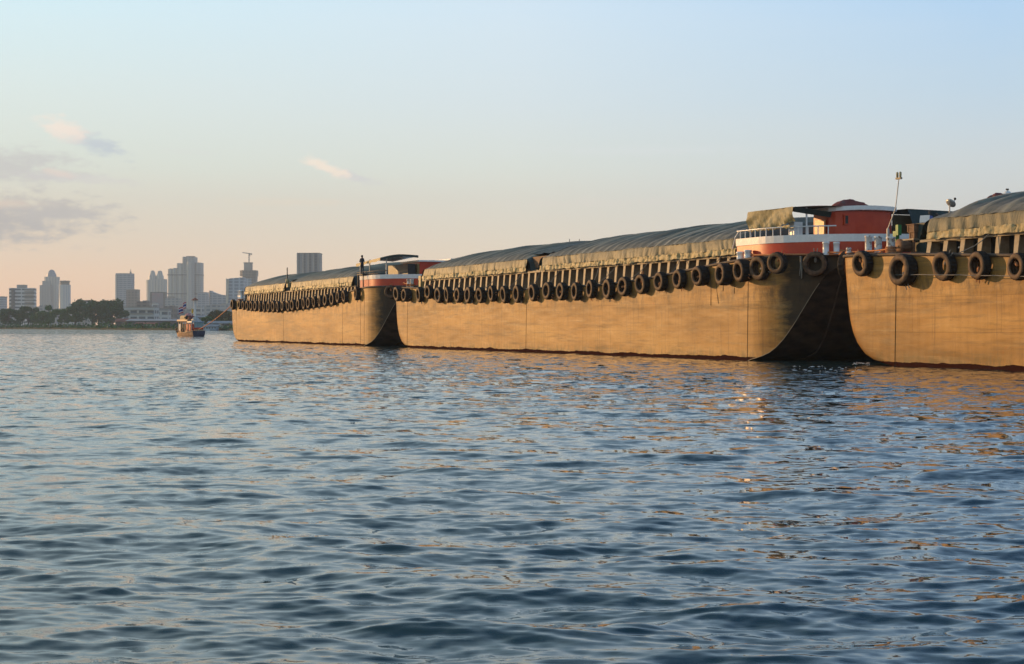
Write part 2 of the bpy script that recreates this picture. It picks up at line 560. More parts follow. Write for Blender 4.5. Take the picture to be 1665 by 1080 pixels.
def interp(tab, x):
    tab = sorted(tab)
    if x <= tab[0][0]:
        return tab[0][1]
    for (a, b), (c, d) in zip(tab, tab[1:]):
        if x <= c:
            return b + (d - b) * (x - a) / (c - a)
    return tab[-1][1]


def ease(x):
    x = max(0, min(1, x))
    return x * x * (3 - 2 * x)


def make_barge(name, s0, s1, label, mid_z, seed, tone, sheer_stern=5.42, sheer_bow=5.15, seams=(), sections=(), posts_from=None, posts_to=None):
    """s0 = where the round of the stern begins, s1 = where the round of the bow begins (both along D)"""
    root = empty(name, W(s0, 0, 0), RZ, label, 'barge')
    L = s1 - s0

    def sheer(x):                       # x measured from the stern shoulder
        fs = ease(1 - (x + 3) / 24.0)
        fb = ease(1 - (L + 1 - x) / 24.0)
        return mid_z + (sheer_stern - mid_z) * fs ** 1.25 + (sheer_bow - mid_z) * fb ** 1.25

    def P(x, t, z):
        return (x, -t, z)

    # --- planform (x, t) from the middle of the stern round the sunlit side to the middle of the bow and back
    half = []
    for i in range(25):
        ph = math.pi / 2 * (1 - i / 24)
        half.append((-STERN_A * math.sin(ph), BEAM / 2 * (1 - math.cos(ph)), 's'))
    nm = 60
    for i in range(1, nm):
        half.append((L * i / nm, 0.0, 'm'))
    for i in range(17):
        ph = math.pi / 2 * i / 16
        half.append((L + BOW_A * math.sin(ph), BEAM / 2 * (1 - math.cos(ph) ** .8) if i < 16 else BEAM / 2, 'b'))
    loop = half + [(x, BEAM - t, k) for (x, t, k) in half[::-1][1:-1]]
    mb = MB()
    nz = 22
    cols = []
    for (x, t, k) in loop:
        top = sheer(x)
        bot = -.5 if x >= 1.4 else max(-.5, interp(RAKE, x))
        col_ = []
        for j in range(nz + 1):
            z = bot + (top - bot) * j / nz
            xx = x
            if k == 'b' or (k == 'm' and x > L - 8):
                wgt = 1.0 if k == 'b' else ease((x - (L - 8)) / 8) if False else max(0.0, (x - (L - 8)) / 8)
                xx = x - interp(BOW_INSET, z) * wgt
            col_.append(P(xx, t, z))
        cols.append(col_)
    rows = [[c[j] for c in cols] for j in range(nz + 1)]
    mb.grid(rows, 0, True, close_u=True)
    # raked plate under the stern
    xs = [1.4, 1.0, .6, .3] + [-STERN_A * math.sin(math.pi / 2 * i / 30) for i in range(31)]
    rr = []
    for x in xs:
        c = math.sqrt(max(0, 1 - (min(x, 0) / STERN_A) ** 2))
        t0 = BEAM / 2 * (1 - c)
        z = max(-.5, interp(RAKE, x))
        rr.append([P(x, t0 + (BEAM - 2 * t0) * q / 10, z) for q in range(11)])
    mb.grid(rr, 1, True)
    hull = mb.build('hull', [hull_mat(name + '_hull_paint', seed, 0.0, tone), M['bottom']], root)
    # --- seams, knuckle bar and skegs: weld beads standing a few mm proud
    for x in seams:
        sm = MB()
        z1 = sheer(x) - .7
        sm.add([P(x - .02, -.008, -.2), P(x + .02, -.008, -.2), P(x + .02 - .12, -.008, z1), P(x - .02 - .12, -.008, z1),
                P(x - .02, .004, -.2), P(x + .02, .004, -.2), P(x + .02 - .12, .004, z1), P(x - .02 - .12, .004, z1)],
               [(0, 1, 2, 3), (0, 4, 5, 1), (1, 5, 6, 2), (2, 6, 7, 3), (3, 7, 4, 0)])
        sm.build('weld_seam', M['seam'], root)
    kn = MB()
    pts = []
    for i in range(28):
        x = .3 - 4.1 * i / 27
        c = math.sqrt(1 - (min(x, 0) / STERN_A) ** 2)
        pts.append(P(x, BEAM / 2 * (1 - c) - .01, interp(RAKE, x)))
    kn.tube(pts, .022, 6)
    kn.build('knuckle_bar', M['post'], root)
    for t in (3.0, 13.0):
        sk = MB()
        ps = [P(-.1 - 3.9 * i / 20, t, interp(RAKE, -.1 - 3.9 * i / 20) - .02) for i in range(21)]
        sk.tube(ps, .045, 6)
        sk.build('skeg', M['deck'], root)
    # --- deck sheet and rubbing rail
    dk = MB()
    rows = []
    for (x, t, k) in half:
        rows.append([P(x, t + (BEAM - 2 * t) * q / 6, sheer(x) - .02) for q in range(7)])
    dk.grid(rows, 0, True)
    dk.build('deck', M['deck'], root)
    rl = MB()
    pts = [P(x, t - .02, sheer(x) - .02) for (x, t, k) in loop]
    pts.append(pts[0])
    rl.tube(pts, .075, 8, caps=False)
    rl.build('rubbing_rail', M['deck'], root)
    # --- coaming wall and its brackets
    tin = 1.75
    xa, xb = (posts_from if posts_from is not None else 2.0), (posts_to if posts_to is not None else L - 2)
    cw = MB()
    n = 60
    for side in (0, 1):
        tt = tin if side == 0 else BEAM - tin
        rows = [[P(xa + (xb - xa) * i / n, tt, sheer(xa + (xb - xa) * i / n) - .05) for i in range(n + 1)],
                [P(xa + (xb - xa) * i / n, tt, 6.5) for i in range(n + 1)]]
        cw.grid(rows, 0, False)
    for x in (xa, xb):
        cw.add([P(x, tin, sheer(x) - .05), P(x, BEAM - tin, sheer(x) - .05), P(x, BEAM - tin, 6.5), P(x, tin, 6.5)], [(0, 1, 2, 3)])
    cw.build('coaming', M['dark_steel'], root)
    lip = MB()
    lip.box(xa, xb, -(1.32), -(1.16), 5.60, 5.70)
    lip.build('coaming_rim', M['rope'] if False else M['post'], root)
    x = xa + .3
    proto = {}
    k = 0
    while x < xb - .1:
        zb, zt = sheer(x) - .02, 5.60
        pm = MB()
        w0, w1 = .13, .155
        pm.add([P(x - w0, 1.10, zb), P(x + w0, 1.10, zb), P(x + w1, 1.20, zt), P(x - w1, 1.20, zt),
                P(x - w0, 1.16, zb), P(x + w0, 1.16, zb), P(x + w1, 1.26, zt), P(x - w1, 1.26, zt)],
               [(0, 1, 2, 3), (4, 7, 6, 5), (0, 3, 7, 4), (1, 5, 6, 2), (0, 4, 5, 1), (3, 2, 6, 7)])
        pm.add([P(x - .02, 1.16, zb), P(x - .02, 1.74, zb), P(x - .02, 1.74, zt), P(x - .02, 1.26, zt),
                P(x + .02, 1.16, zb), P(x + .02, 1.74, zb), P(x + .02, 1.74, zt), P(x + .02, 1.26, zt)],
               [(0, 1, 2, 3), (4, 7, 6, 5), (0, 3, 7, 4), (1, 5, 6, 2)])
        if k % 4 == 2:                     # white rope ends tied to the brackets
            for q in range(2):
                kb = MB()
                kb.lathe([(0, -.05), (.045, -.03), (.055, 0), (.045, .03), (0, .05)], 8, 0, 'z', P(x + .45 + q * .22, 1.5, zt - .25 - .08 * q))
                kb.build('rope_knot', M['white'], root)
        pm.build('coaming_bracket', M['post'], root)
        x += 1.2
        k += 1
    # --- slack lashings from the coaming rim down to the deck edge
    rl_ = random.Random(seed)
    x = xa + 2.0
    while x < xb - 2:
        lm = MB()
        dx = rl_.choice((-.9, -.5, .5, .9, 1.2))
        a_, b_2 = Vector(P(x, 1.0, 5.72)), Vector(P(x + dx, .12, sheer(x + dx) + .05))
        mid_ = a_.lerp(b_2, .5) + Vector((0, 0, -.12))
        lm.tube([a_, a_.lerp(mid_, .5) + Vector((0, 0, -.04)), mid_, b_2], .022, 5)
        lm.build('lashing', M['rope_grey'], root)
        x += rl_.uniform(2.5, 6.5)
    # --- tarpaulins over arched battens
    for (a, b_, ribs) in sections:
        tarpaulin(root, P, a, b_, ribs, seed)
    root['_L'] = L
    return root, P, sheer, L


def tarpaulin(root, P, a, b_, rib, seed):
    r = random.Random(seed * 31 + int(a * 7))
    zt = 6.62
    n = int((b_ - a) / .16)
    nA = 30
    phase = r.uniform(0, 1)
    low = [r.uniform(-1, 1) for _ in range(400)]

    def sn(x, k):                      # value noise along the length
        x = x / k + 100
        i = int(math.floor(x))
        f = ease(x - i)
        return low[i % 400] * (1 - f) + low[(i + 1) % 400] * f

    rows = []
    worn = []  # strength of the highlight stripes painted on the rib crests
    for i in range(n + 1):
        x = a + (b_ - a) * i / n
        e = min(1.0, min(x - a, b_ - x) / 3.2)
        endf = math.sqrt(max(0.0, 1 - (1 - e) ** 2)) * .55 + .45
        ridge = abs(math.sin(math.pi * (x / rib + phase)))
        row = []
        worn += [max(0.0, 1 - ridge * 2.0 - .25 * sn(x + 40, .5)) * (.55 + .45 * sn(x, 1.7)) for _ in range(nA + 1)]
        for j in range(nA + 1):
            q = j / nA
            th = math.pi * q
            t = 1.12 + (BEAM - 2.24) * q
            arch = math.sin(th) ** .62
            z = zt + (1.62 * endf) * arch
            lean = .55 * math.sin(th * 2)
            sag = -.24 * ridge ** .7 * min(1, arch * 1.5) - .05 * abs(math.sin(math.pi * (x / (rib * .5) + phase + .3 * sn(x, 1.1) + t * .15)))
            z += sag + .05 * sn(x + t * .35, .9) * arch + .07 * sn(x * .6 + t, 3.3) * arch
            row.append(P(x + .5 * (1 - e) * 0, t, z))
        rows.append(row)
    mb = MB()
    mb.grid(rows, 0, True)
    # ends drop steeply to the coaming
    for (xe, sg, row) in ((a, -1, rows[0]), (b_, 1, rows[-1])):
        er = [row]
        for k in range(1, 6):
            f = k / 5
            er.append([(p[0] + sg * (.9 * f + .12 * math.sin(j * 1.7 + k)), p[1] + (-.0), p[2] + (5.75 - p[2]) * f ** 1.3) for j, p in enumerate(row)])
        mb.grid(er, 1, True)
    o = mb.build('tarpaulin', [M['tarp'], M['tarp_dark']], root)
    wa = o.data.attributes.new('worn', 'FLOAT', 'POINT')
    wa.data.foreach_set('value', worn + [0.0] * (len(o.data.vertices) - len(worn)))
    # side flap with vertical folds, on both sides, and the pale crumpled hem under it
    for side in (0, 1):
        fl = MB()
        rows = []
        nn = int((b_ - a) / .09)
        depth = 6
        for j in range(depth + 1):
            f = j / depth
            row = []
            for i in range(nn + 1):
                x = a + (b_ - a) * i / nn
                fold = (.085 * abs(math.sin(x * 3.1 + 2.2 * sn(x, 1.3) + .8 * f)) + .055 * sn(x + f * .3, .22) + .09 * sn(x, 1.1)) * (.25 + .75 * f)
                t = 1.12 + .10 * math.sin(f * math.pi * .5) * -1 - fold + .06
                if side:
                    t = BEAM - t
                zz = zt - .01 + (6.02 - zt) * f + .03 * sn(x, .8)
                slant = .25 * f * sn(x, 2.7)
                row.append(P(x + slant * (0 < i < nn), t, zz))
            rows.append(row)
        fl.grid(rows, 0, True)
        fl.build('side_flap', M['flap'], root)
        hm = MB()
        rows = []
        for j in range(5):
            f = j / 4
            row = []
            for i in range(nn + 1):
                x = a + (b_ - a) * i / nn
                t = .98 - .07 * sn(x, .17) - .05 * sn(x + 5 * f, .13) - .04 * f
                if side:
                    t = BEAM - t
                row.append(P(x, t, 6.04 - .34 * f + .035 * sn(x + 3, .5) + .02 * sn(x, .2) * f))
            rows.append(row)
        hm.grid(rows, 0, True)
        hm.build('tarp_hem', M['hem'], root)


def bollard_mesh(r=.17, h=.62, wraps=0):
    mb = MB()
    mb.lathe([(0, 0), (r * 1.5, 0), (r * 1.5, .04), (r, .05), (r, h - .12), (r * 1.12, h - .10), (r * 1.15, h - .03), (r * .95, h), (0, h)], 18)
    if wraps:
        for i in range(wraps):
            z = .16 + i * .075
            pr = [(r + .035 + .03 * math.cos(a), z + .03 * math.sin(a)) for a in [2 * math.pi * k / 6 for k in range(6)]]
            mb.lathe(pr, 18, 1, closed=True)
    return mb


def bollard(root, P, x, t, z, r=.17, h=.62, wraps=0, mat='white_rust'):
    mb = bollard_mesh(r, h, wraps)
    c = P(x, t, z)
    mb.v = [(p[0] + c[0], p[1] + c[1], p[2] + c[2]) for p in mb.v]
    return mb.build('bollard', [M[mat], M['rope']], root)


def stern_curve(ins, ph):
    """planform ellipse pulled in by ins; ph 0 at the sunlit shoulder, pi/2 at the middle"""
    return (-(STERN_A - ins) * math.sin(ph), ins + (BEAM / 2 - ins) * (1 - math.cos(ph)))


def bulwark(root, P, z, x_front, ins=.55):
    path = []
    for i in range(6):
        path.append((x_front * (1 - i / 6), ins))
    for i in range(29):
        path.append(stern_curve(ins, math.pi * i / 28))
    for i in range(1, 7):
        path.append((x_front * i / 6, BEAM - ins))
    outer = lambda o, zz: [P(x, t + (o if t < BEAM / 2 else -o) , zz) for x, t in path]
    mb = MB()
    mb.grid([outer(0, z - .05), outer(0, z + .74)], 0, True)
    mb.grid([outer(.08, z - .05), outer(.08, z + .74)], 0, True)
    b = mb.build('bulwark', M['red'], root)
    m2 = MB()
    m2.grid([outer(-.05, z + .72), outer(-.06, z + 1.10), outer(.13, z + 1.10), outer(.13, z + .72), outer(-.05, z + .72)], 0, False)
    m2.build('bulwark_top_band', M['white'], root)
    # front end wall
    m3 = MB()
    x = x_front
    m3.box(x - .06, x + .0, -(ins + .9), -ins, z - .05, z + .74)
    m3.build('bulwark_return', M['red'], root)
    return path


def stern_house_near(root, P, z):
    """middle barge: cloth awning on posts, red house, white eave, olive screen, green side awning"""
    path = bulwark(root, P, z, 2.4)
    zb = z + 1.10
    # railing on the bulwark
    rl = MB()
    pts = [(x, t) for x, t in path if x > -4.1 and t < 3]
    n = 40
    import itertools
    cum = [0]
    for p, q in zip(pts, pts[1:]):
        cum.append(cum[-1] + math.dist(p, q))

    def along(d):
        for i in range(len(cum) - 1):
            if d <= cum[i + 1]:
                f = (d - cum[i]) / (cum[i + 1] - cum[i])
                return (pts[i][0] + (pts[i + 1][0] - pts[i][0]) * f, pts[i][1] + (pts[i + 1][1] - pts[i][1]) * f)
        return pts[-1]
    tot = cum[-1]
    tops = [P(along(tot * i / 60)[0], along(tot * i / 60)[1] + .03, zb + .42) for i in range(61)]
    rl.tube(tops, .035, 6)
    rl.tube([P(2.9, .58, zb - .5), P(2.6, .58, zb + .1), P(2.2, .58, zb + .42)], .035, 6)
    rl.build('hand_rail', M['white'], root)
    d = .35
    while d < tot:
        x, t = along(d)
        pm = MB()
        pm.tube([P(x, t + .03, zb - .02), P(x, t + .03, zb + .42)], .028, 6)
        pm.build('rail_post', M['white'], root)
        d += .52
    # awning frame and cloth
    for (x, t) in ((1.75, 1.05), (-2.5, 1.85), (1.75, 5.5)):
        fr = MB()
        fr.tube([P(x, t, z), P(x, t, z + 2.5)], .05, 6)
        fr.build('awning_post', M['white'], root)
    aw = MB()
    rows = []
    r = random.Random(5)
    nx, nzz = 46, 9
    jit = [[r.uniform(-1, 1) for _ in range(nx + 1)] for _ in range(nzz + 1)]
    for j in range(nzz + 1):
        f = j / nzz
        row = []
        for i in range(nx + 1):
            g = i / nx
            x = 1.85 - 4.62 * g
            fold = .07 * math.sin(g * 19 + f * 5) * f + .05 * math.sin(g * 37 - f * 7) * f + .07 * math.sin(g * 7 + 4 * f) + .06 * abs(math.sin(9 * (g - .75) / (f + .35))) * f + .02 * jit[j][i]
            sc = (.06 * abs(math.sin(g * 34))) if j == nzz else 0
            drop = .98 if g < .62 else .98 - .18 * (g - .62) / .38
            row.append(P(x, 1.0 - .08 - fold * .9, z + 2.52 - drop * f + sc + .02 * jit[j][i] * f))
        rows.append(row)
    aw.grid(rows, 0, True)
    # roof of the awning
    rows = [[P(1.85 - 4.62 * i / 12, .92 + 4.6 * j / 6, z + 2.52 + .12 * math.sin(math.pi * j / 6) - .04 * math.sin(i * 1.9) ** 2) for i in range(13)] for j in range(7)]
    aw.grid(rows, 1, True)
    # sloping dark end cloth running down to the house eave
    rows = [[P(-2.77 + .15 * f, 1.0 + 2.2 * g, z + 2.52 - .22 * g - f * (.26 + .02 * g)) for g in [q / 8 for q in range(9)]] for f in (0, .5, 1)]
    aw.grid(rows, 1, True)
    aw.build('awning', [M['awning'], M['tarp_dark']], root)
    vl = MB()
    rows = []
    for j in range(4):
        f = j / 3
        row = []
        for i in range(93):
            g = i / 92
            x = 1.85 - 4.2 * g
            row.append(P(x, .93 - .05 * math.sin(g * 60) * f, z + 1.60 - .2 * f + (.09 * abs(math.sin(g * 38)) if j == 3 else 0)))
        rows.append(row)
    vl.grid(rows, 0, True)
    vl.build('awning_fringe', M['hem'], root)
    # white locker under the awning
    lk = MB()
    lk.box(-2.2, -1.65, -1.8, -1.3, z, z + 1.78)
    lk.build('locker', M['white'], root)
    # house
    hs = empty('deckhouse', (0, 0, 0))
    hs.parent = root
    wl = MB()
    outline = [(-.7, 3.4), (-2.05, 3.45)]
    for i in range(9):
        a = math.pi / 2 * i / 8
        outline.append((-2.15 - .9 * math.sin(a), 3.55 + 2.2 * (1 - math.cos(a)) + i * .10))
    outline += [(-2.9, 6.75), (-.7, 6.9), (1.6, 6.9), (1.6, 5.4), (-.7, 5.4)]
    wl.add([P(x, t, z) for x, t in outline] + [P(x, t, z + 2.38) for x, t in outline],
           [(i, (i + 1) % len(outline), len(outline) + (i + 1) % len(outline), len(outline) + i) for i in range(len(outline))])
    wall = wl.build('wall', M['red'], hs)
    rf = MB()
    n = len(outline)
    cx, ct = -.8, 5.2
    ex = [(cx + (x - cx) * 1.14, ct + (t - ct) * 1.07) for x, t in outline[:-1]]
    n = len(ex)
    up = lambda t: .10 * math.sin(math.pi * (t - 3) / 4.4)
    rf.add([P(x, t, z + 2.34 + up(t)) for x, t in ex] + [P(x, t, z + 2.56 + up(t)) for x, t in ex],
           [(i, (i + 1) % n, n + (i + 1) % n, n + i) for i in range(n)] + [tuple(range(n)), tuple(range(n, 2 * n))])
    rf.build('roof', M['white'], hs)
    wd = MB()
    wd.box(-2.66, -2.50, -4.62, -4.05, z + 1.72, z + 2.14)
    w = wd.build('window', M['window'], hs)
    wf = MB()
    for (a_, b_2, c_, d_) in ((-4.68, -3.99, 1.66, 1.72), (-4.68, -3.99, 2.14, 2.20), (-4.68, -4.62, 1.72, 2.14), (-4.05, -3.99, 1.72, 2.14)):
        wf.box(-2.70, -2.56, a_, b_2, z + c_, z + d_)
    wf.build('window_frame', M['red'], hs)
    dr = MB()
    dr.box(-1.85, -1.0, -3.40, -3.30, z + .2, z + 1.95)
    dr.build('door', M['door'], hs)  # panel carries the sunlit colour of the wall
    # olive screen and green awning beyond the house
    sc_ = MB()
    sc_.box(-2.75, -2.65, -8.6, -6.95, z + .95, z + 2.25)
    sc_.build('screen', M['olive_wall'], root)
    ga = MB()
    rows = [[P(-3.4 - .5 * f + .05 * math.sin(g * 30), 7.4 + 5.2 * g, z + 2.52 - .95 * f - .10 * g) for g in [q / 30 for q in range(31)]] for f in (0, .25, .5, .75, 1)]
    ga.grid(rows, 0, True)
    ga.grid([[P(-3.4, 7.4 + 5.2 * q / 10, z + 2.53 - .1 * q / 10) for q in range(11)], [P(1.4, 7.4 + 5.2 * q / 10, z + 2.60) for q in range(11)]], 0, True)
    ga.build('side_awning', M['tarp_dark'], root)


def stern_house_far(root, P, z):
    """far barge: open cabin with a pale curved canopy"""
    bulwark(root, P, z, 3.2, .55)
    zb = z + 1.1
    for (x, t) in ((4.6, 1.0), (1.6, 1.0), (-2.2, 1.4)):
        fr = MB()
        fr.tube([P(x, t, z), P(x, t, z + 2.6)], .055, 6)
        fr.build('canopy_post', M['grey_metal'], root)
    ds_ = MB()  # black block added to stand for the shade inside the open cabin
    ds_.box(-2.3, 3.6, -4.1, -3.4, z, z + 2.1)
    ds_.build('interior_shade', M['black'], root)
    cn = MB()
    rows = []
    for j in range(9):
        g = j / 8
        rows.append([P(5.0 - 7.6 * i / 12, .7 + 3.6 * g, z + 2.30 + .38 * math.sin(min(1, g * 1.6) * math.pi / 2) - .12 * g * g + .3 * (i / 12) * (1 - g * .3)) for i in range(13)])
    cn.grid(rows, 0, True)
    rows = [[P(5.0 - 7.6 * i / 12, .7 - .02, z + 2.30 + .3 * i / 12 - .26 * f - .04 * f * math.sin(i * 2.1)) for i in range(13)] for f in (0, 1)]
    cn.grid(rows, 1, True)
    rows = [[P(-2.6 - .02, .7 + 3.6 * g, z + 2.60 + .38 * math.sin(min(1, g * 1.6) * math.pi / 2) - .12 * g * g - .22 * f) for g in [q / 8 for q in range(9)]] for f in (0, 1)]
    cn.grid(rows, 2, True)
    cn.build('canopy', [M['white'], M['hem'], M['tarp_dark']], root)
    rl = MB()
    rl.tube([P(4.4, .6, zb + .35), P(0, .6, zb + .35), P(-1.5, .85, zb + .35), P(-2.6, 1.4, zb + .35)], .03, 6)
    rl.tube([P(4.4, .6, zb + .12), P(0, .6, zb + .12), P(-1.5, .85, zb + .12)], .02, 6)
    for q in range(9):
        rl.tube([P(4.2 - q * .62, .62, zb - .05), P(4.2 - q * .62, .62, zb + .35)], .022, 5)
    rl.build('hand_rail', M['black'], root)
    hs = empty('deckhouse', (0, 0, 0))
    hs.parent = root
    wl = MB()
    wl.box(-2.8, 2.2, -13.0, -4.4, z, z + 2.35)
    wl.build('wall', M['red'], hs)
    rf = MB()
    rf.box(-3.2, 2.5, -13.4, -7.2, z + 2.3, z + 2.6)
    rf.box(-3.1, 2.4, -7.2, -4.2, z + 2.28, z + 2.42)
    rf.build('roof', M['white'], hs)
    for (x0, x1, mt, zz0, zz1) in ((1.2, 2.0, 'hem', 1.3, 1.9), (-.2, .2, 'white', 1.2, 2.0), (-1.6, -.6, 'awning', .4, 2.1), (-2.6, -1.9, 'hem', .4, 2.1)):
        wd = MB()
        wd.box(x0, x1, -4.4, -4.33, z + zz0, z + zz1)
        wd.build('shutter', M[mt], hs)
    wd = MB()
    wd.box(-2.88, -2.8, -8.4, -7.4, z + 1.75, z + 2.25)
    wd.build('window', M['window'], hs)


def tyre_mesh(R=.60, Wd=.42, lugs=True):
    mb = MB()
    n = 40
    h = Wd / 2
    prof = [(R * .56, -h * .55), (R * .58, -h * .92), (R * .70, -h), (R * .86, -h * .98), (R * .95, -h * .84), (R, -h * .6),
            (R, -h * .2), (R, h * .2), (R, h * .6), (R * .95, h * .84), (R * .86, h * .98), (R * .70, h), (R * .58, h * .92), (R * .56, h * .55),
            (R * .66, h * .7), (R * .84, h * .7), (R * .88, 0), (R * .84, -h * .7), (R * .66, -h * .7)]
    vs = []
    for i, (r, y) in enumerate(prof):
        for k in range(n):
            a = 2 * math.pi * k / n
            rr = r
            if lugs and 5 <= i <= 8:
                rr = r - (.022 if k % 2 else 0)
            vs.append((rr * math.cos(a), y, rr * math.sin(a)))
    m = len(prof)
    for i in range(m):
        j = (i + 1) % m
        fs = [(i * n + k, i * n + (k + 1) % n, j * n + (k + 1) % n, j * n + k) for k in range(n)]
        if i == 0:
            base = len(mb.v)
            mb.v += vs
        for f in fs:
            mb.f.append([q + base for q in f])
            mb.m.append(0 if 4 <= i <= 8 else 1)
            mb.s.append(not (4 <= i <= 8))
    return mb


ORD = ['first', 'second', 'third', 'fourth', 'fifth', 'sixth', 'seventh', 'eighth', 'ninth', 'tenth', 'eleventh', 'twelfth', 'thirteenth',
       'fourteenth', 'fifteenth', 'sixteenth', 'seventeenth', 'eighteenth', 'nineteenth', 'twentieth', 'twenty-first', 'twenty-second',
       'twenty-third', 'twenty-fourth', 'twenty-fifth', 'twenty-sixth', 'twenty-seventh', 'twenty-eighth', 'twenty-ninth', 'thirtieth', 'thirty-first', 'thirty-second', 'thirty-third']
_ty = {}


def tyre_thing(loc, rz, R, Wd, label, group, tilt=0.0, roll=0.0, hang=.45):
    key = (round(R, 2), round(Wd, 2))
    root = empty('tyre', loc, rz, label, 'tyre', group)
    root.rotation_euler = (tilt, 0, rz)
    if key not in _ty:
        a = tyre_mesh(R, Wd).build('rubber_ring', [M['rubber'], M['rubber_face']], root)
        b = MB()
        b.tube([(-.10, .05, R * 1.25), (-.05, 0, R * .62), (0, -.02, R * .50), (.05, 0, R * .62), (.10, .05, R * 1.25)], .022, 6)
        b.lathe([(0, -.16), (.05, -.14), (.075, -.05), (.06, .05), (.03, .12), (0, .15)], 8, 0, 'z', (0, -.02, R * .35))
        c = b.build('hanging_rope', M['rope_grey'] if R > .62 else M['rope'], root)
        _ty[key] = (a.data, c.data)
    else:
        for nm, dta in zip(('rubber_ring', 'hanging_rope'), _ty[key]):
            o = bpy.data.objects.new(nm, dta)
            COL.objects.link(o)
            o.parent = root
    root.children[0].rotation_euler = (0, roll, 0)
    return root


# ------------------------------------------------------------------ the three barges
S2_0 = 0.0
S2_1 = s_of(642) - .36
S1_0 = S2_1 + BOW_A + .9 + STERN_A
S1_1 = s_of(376) - .36
S3_1 = s_of(1372) - .36
S3_0 = S3_1 - 60.0

sx2 = lambda u, t=0.0: s_of(u, t) - S2_0
sx1 = lambda u, t=0.0: s_of(u, t) - S1_0
sx3 = lambda u, t=0.0: s_of(u, t) - S3_0

b2, P2, sh2, L2 = make_barge('cargo_barge', S2_0, S2_1, 'middle brown barge with red stern house, two ridged tarpaulins and a long row of tyres', 4.42, 3.0, (1, 1, 1),
                             seams=(sx2(1215), sx2(855), sx2(662)), sections=((sx2(1203, 1.2), sx2(883, 1.2), 1.2), (sx2(858, 1.2), sx2(691, 1.2), 1.2)),
                             posts_from=sx2(1203, 1.2) - .3, posts_to=sx2(691, 1.2) + .6)
b1, P1, sh1, L1 = make_barge('cargo_barge', S1_0, S1_1, 'farthest brown barge, whose bow takes the tow rope from the small tug', 4.30, 11.0, (1.04, 1.03, 1.05),
                             sheer_bow=4.95, seams=(sx1(592), sx1(586), sx1(557), sx1(461), sx1(384)),
                             sections=((sx1(576, 1.2), sx1(475, 1.2), 1.3), (sx1(465, 1.2), sx1(400, 1.2), 1.3)),
                             posts_from=sx1(577, 1.2) - .3, posts_to=sx1(398, 1.2) + .6)
b3, P3, sh3, L3 = make_barge('cargo_barge', S3_0, S3_1, 'nearest brown barge, cut off by the right edge of the photo', 4.45, 23.0, (.98, .97, .92),
                             seams=(sx3(1455), sx3(1660) - 14), sections=((8.0, sx3(1640, 1.2) - 9, 1.7), (sx3(1640, 1.2) - 8, sx3(1514, 1.2), 1.7)),
                             posts_from=7.0, posts_to=sx3(1510, 1.2) + .6)

stern_house_near(b2, P2, sh2(-2) - .02)
stern_house_far(b1, P1, sh1(-2) - .02)

# middle barge: bollards at the stern and on the foredeck
zd = sh2(-1)
for (x, t, h, r_) in ((1.55, .28, .50, .19), (.75, .28, .52, .19), (-4.05, 2.02, .68, .16), (-4.35, 2.45, .66, .15)):
    bollard(b2, P2, x, t, sh2(x) - .02, r_, h, 0, 'white')
for (x, t) in ((L2 - 1.6, .9), (L2 - .7, .9), (L2 - 1.6, 3.4), (L2 - .6, 3.4)):
    bollard(b2, P2, x, t, sh2(x) - .02, .16, .75, 3)
for i, (x, t) in enumerate(((L2 - 2.6, 1.2), (L2 - 3.4, 1.6), (L2 - 3.2, 3.5))):
    mb = MB()
    mb.box(x - .35, x + .3, -t - .5, -t, sh2(x) - .02, sh2(x) + 1.0 + .5 * (i == 1), 0, (.04, .04))
    mb.build('deck_locker', M['hem'], b2)
mb = MB()
mb.box(L2 - 2.4, L2 - 1.9, -1.9, -1.5, sh2(L2), sh2(L2) + .9)
mb.lathe([(0, -.3), (.32, -.3), (.36, -.2), (.2, -.15), (.2, .15), (.36, .2), (.32, .3), (0, .3)], 16, 0, 'y', (L2 - 2.2, -2.3, sh2(L2) + .5))
mb.build('winch', M['green'], b2)
# recess between the two tarpaulins: planks and a cross beam
mb = MB()
xg0, xg1 = sx2(883, 1.2), sx2(858, 1.2)
mb.box(xg0 + .1, xg1 - .1, -(BEAM - 1.8), -1.55, 5.95, 6.75)
mb.build('hatch_bridge', M['wood'], b2)
mb = MB()
mb.box(xg0 + .1, xg1 - .1, -1.5, -1.38, 5.62, 5.80)
mb.build('hatch_rail', M['post'], b2)
mb = MB()
rows = [[P2(xg0 - .8 + (xg1 - xg0 + 1.6) * i / 8, 1.9 + (BEAM - 3.8) * j / 24, 6.72 + 1.25 * math.sin(math.pi * (j + .6) / 25.2) ** .62 + .05 * math.sin(i * 2 + j)) for j in range(25)] for i in range(9)]
mb.grid(rows, 0, True)
mb.build('bridge_tarpaulin', M['tarp_dark'], b2)
mb = MB()
xg0, xg1 = sx1(475, 1.2), sx1(465, 1.2)
mb.box(xg0 + .1, xg1 - .1, -(BEAM - 1.8), -1.55, 5.6, 6.7)
mb.build('hatch_bridge', M['dark_steel'], b1)
mb = MB()
rows = [[P1(xg0 - .8 + (xg1 - xg0 + 1.6) * i / 8, 1.9 + (BEAM - 3.8) * j / 24, 6.72 + 1.25 * math.sin(math.pi * (j + .6) / 25.2) ** .62) for j in range(25)] for i in range(9)]
mb.grid(rows, 0, True)
mb.build('bridge_tarpaulin', M['tarp_dark'], b1)
mb = MB()
mb.tube([P1((xg0 + xg1) / 2 + 1.2, 1.3, 5.5), P1((xg0 + xg1) / 2 + 1.2, 1.3, 8.3)], .06, 6)
mb.build('mast', M['black'], b1)
mb = MB()
mb.box(xg0 + 1, xg0 + 1.6, -1.35, -.95, 6.1, 6.6)
mb.lathe([(0, -.2), (.25, -.15), (.3, 0), (.25, .15), (0, .2)], 12, 0, 'y', (xg0 + 1.3, -1.0, 6.75))
mb.build('work_lamp_box', M['hem'], b1)
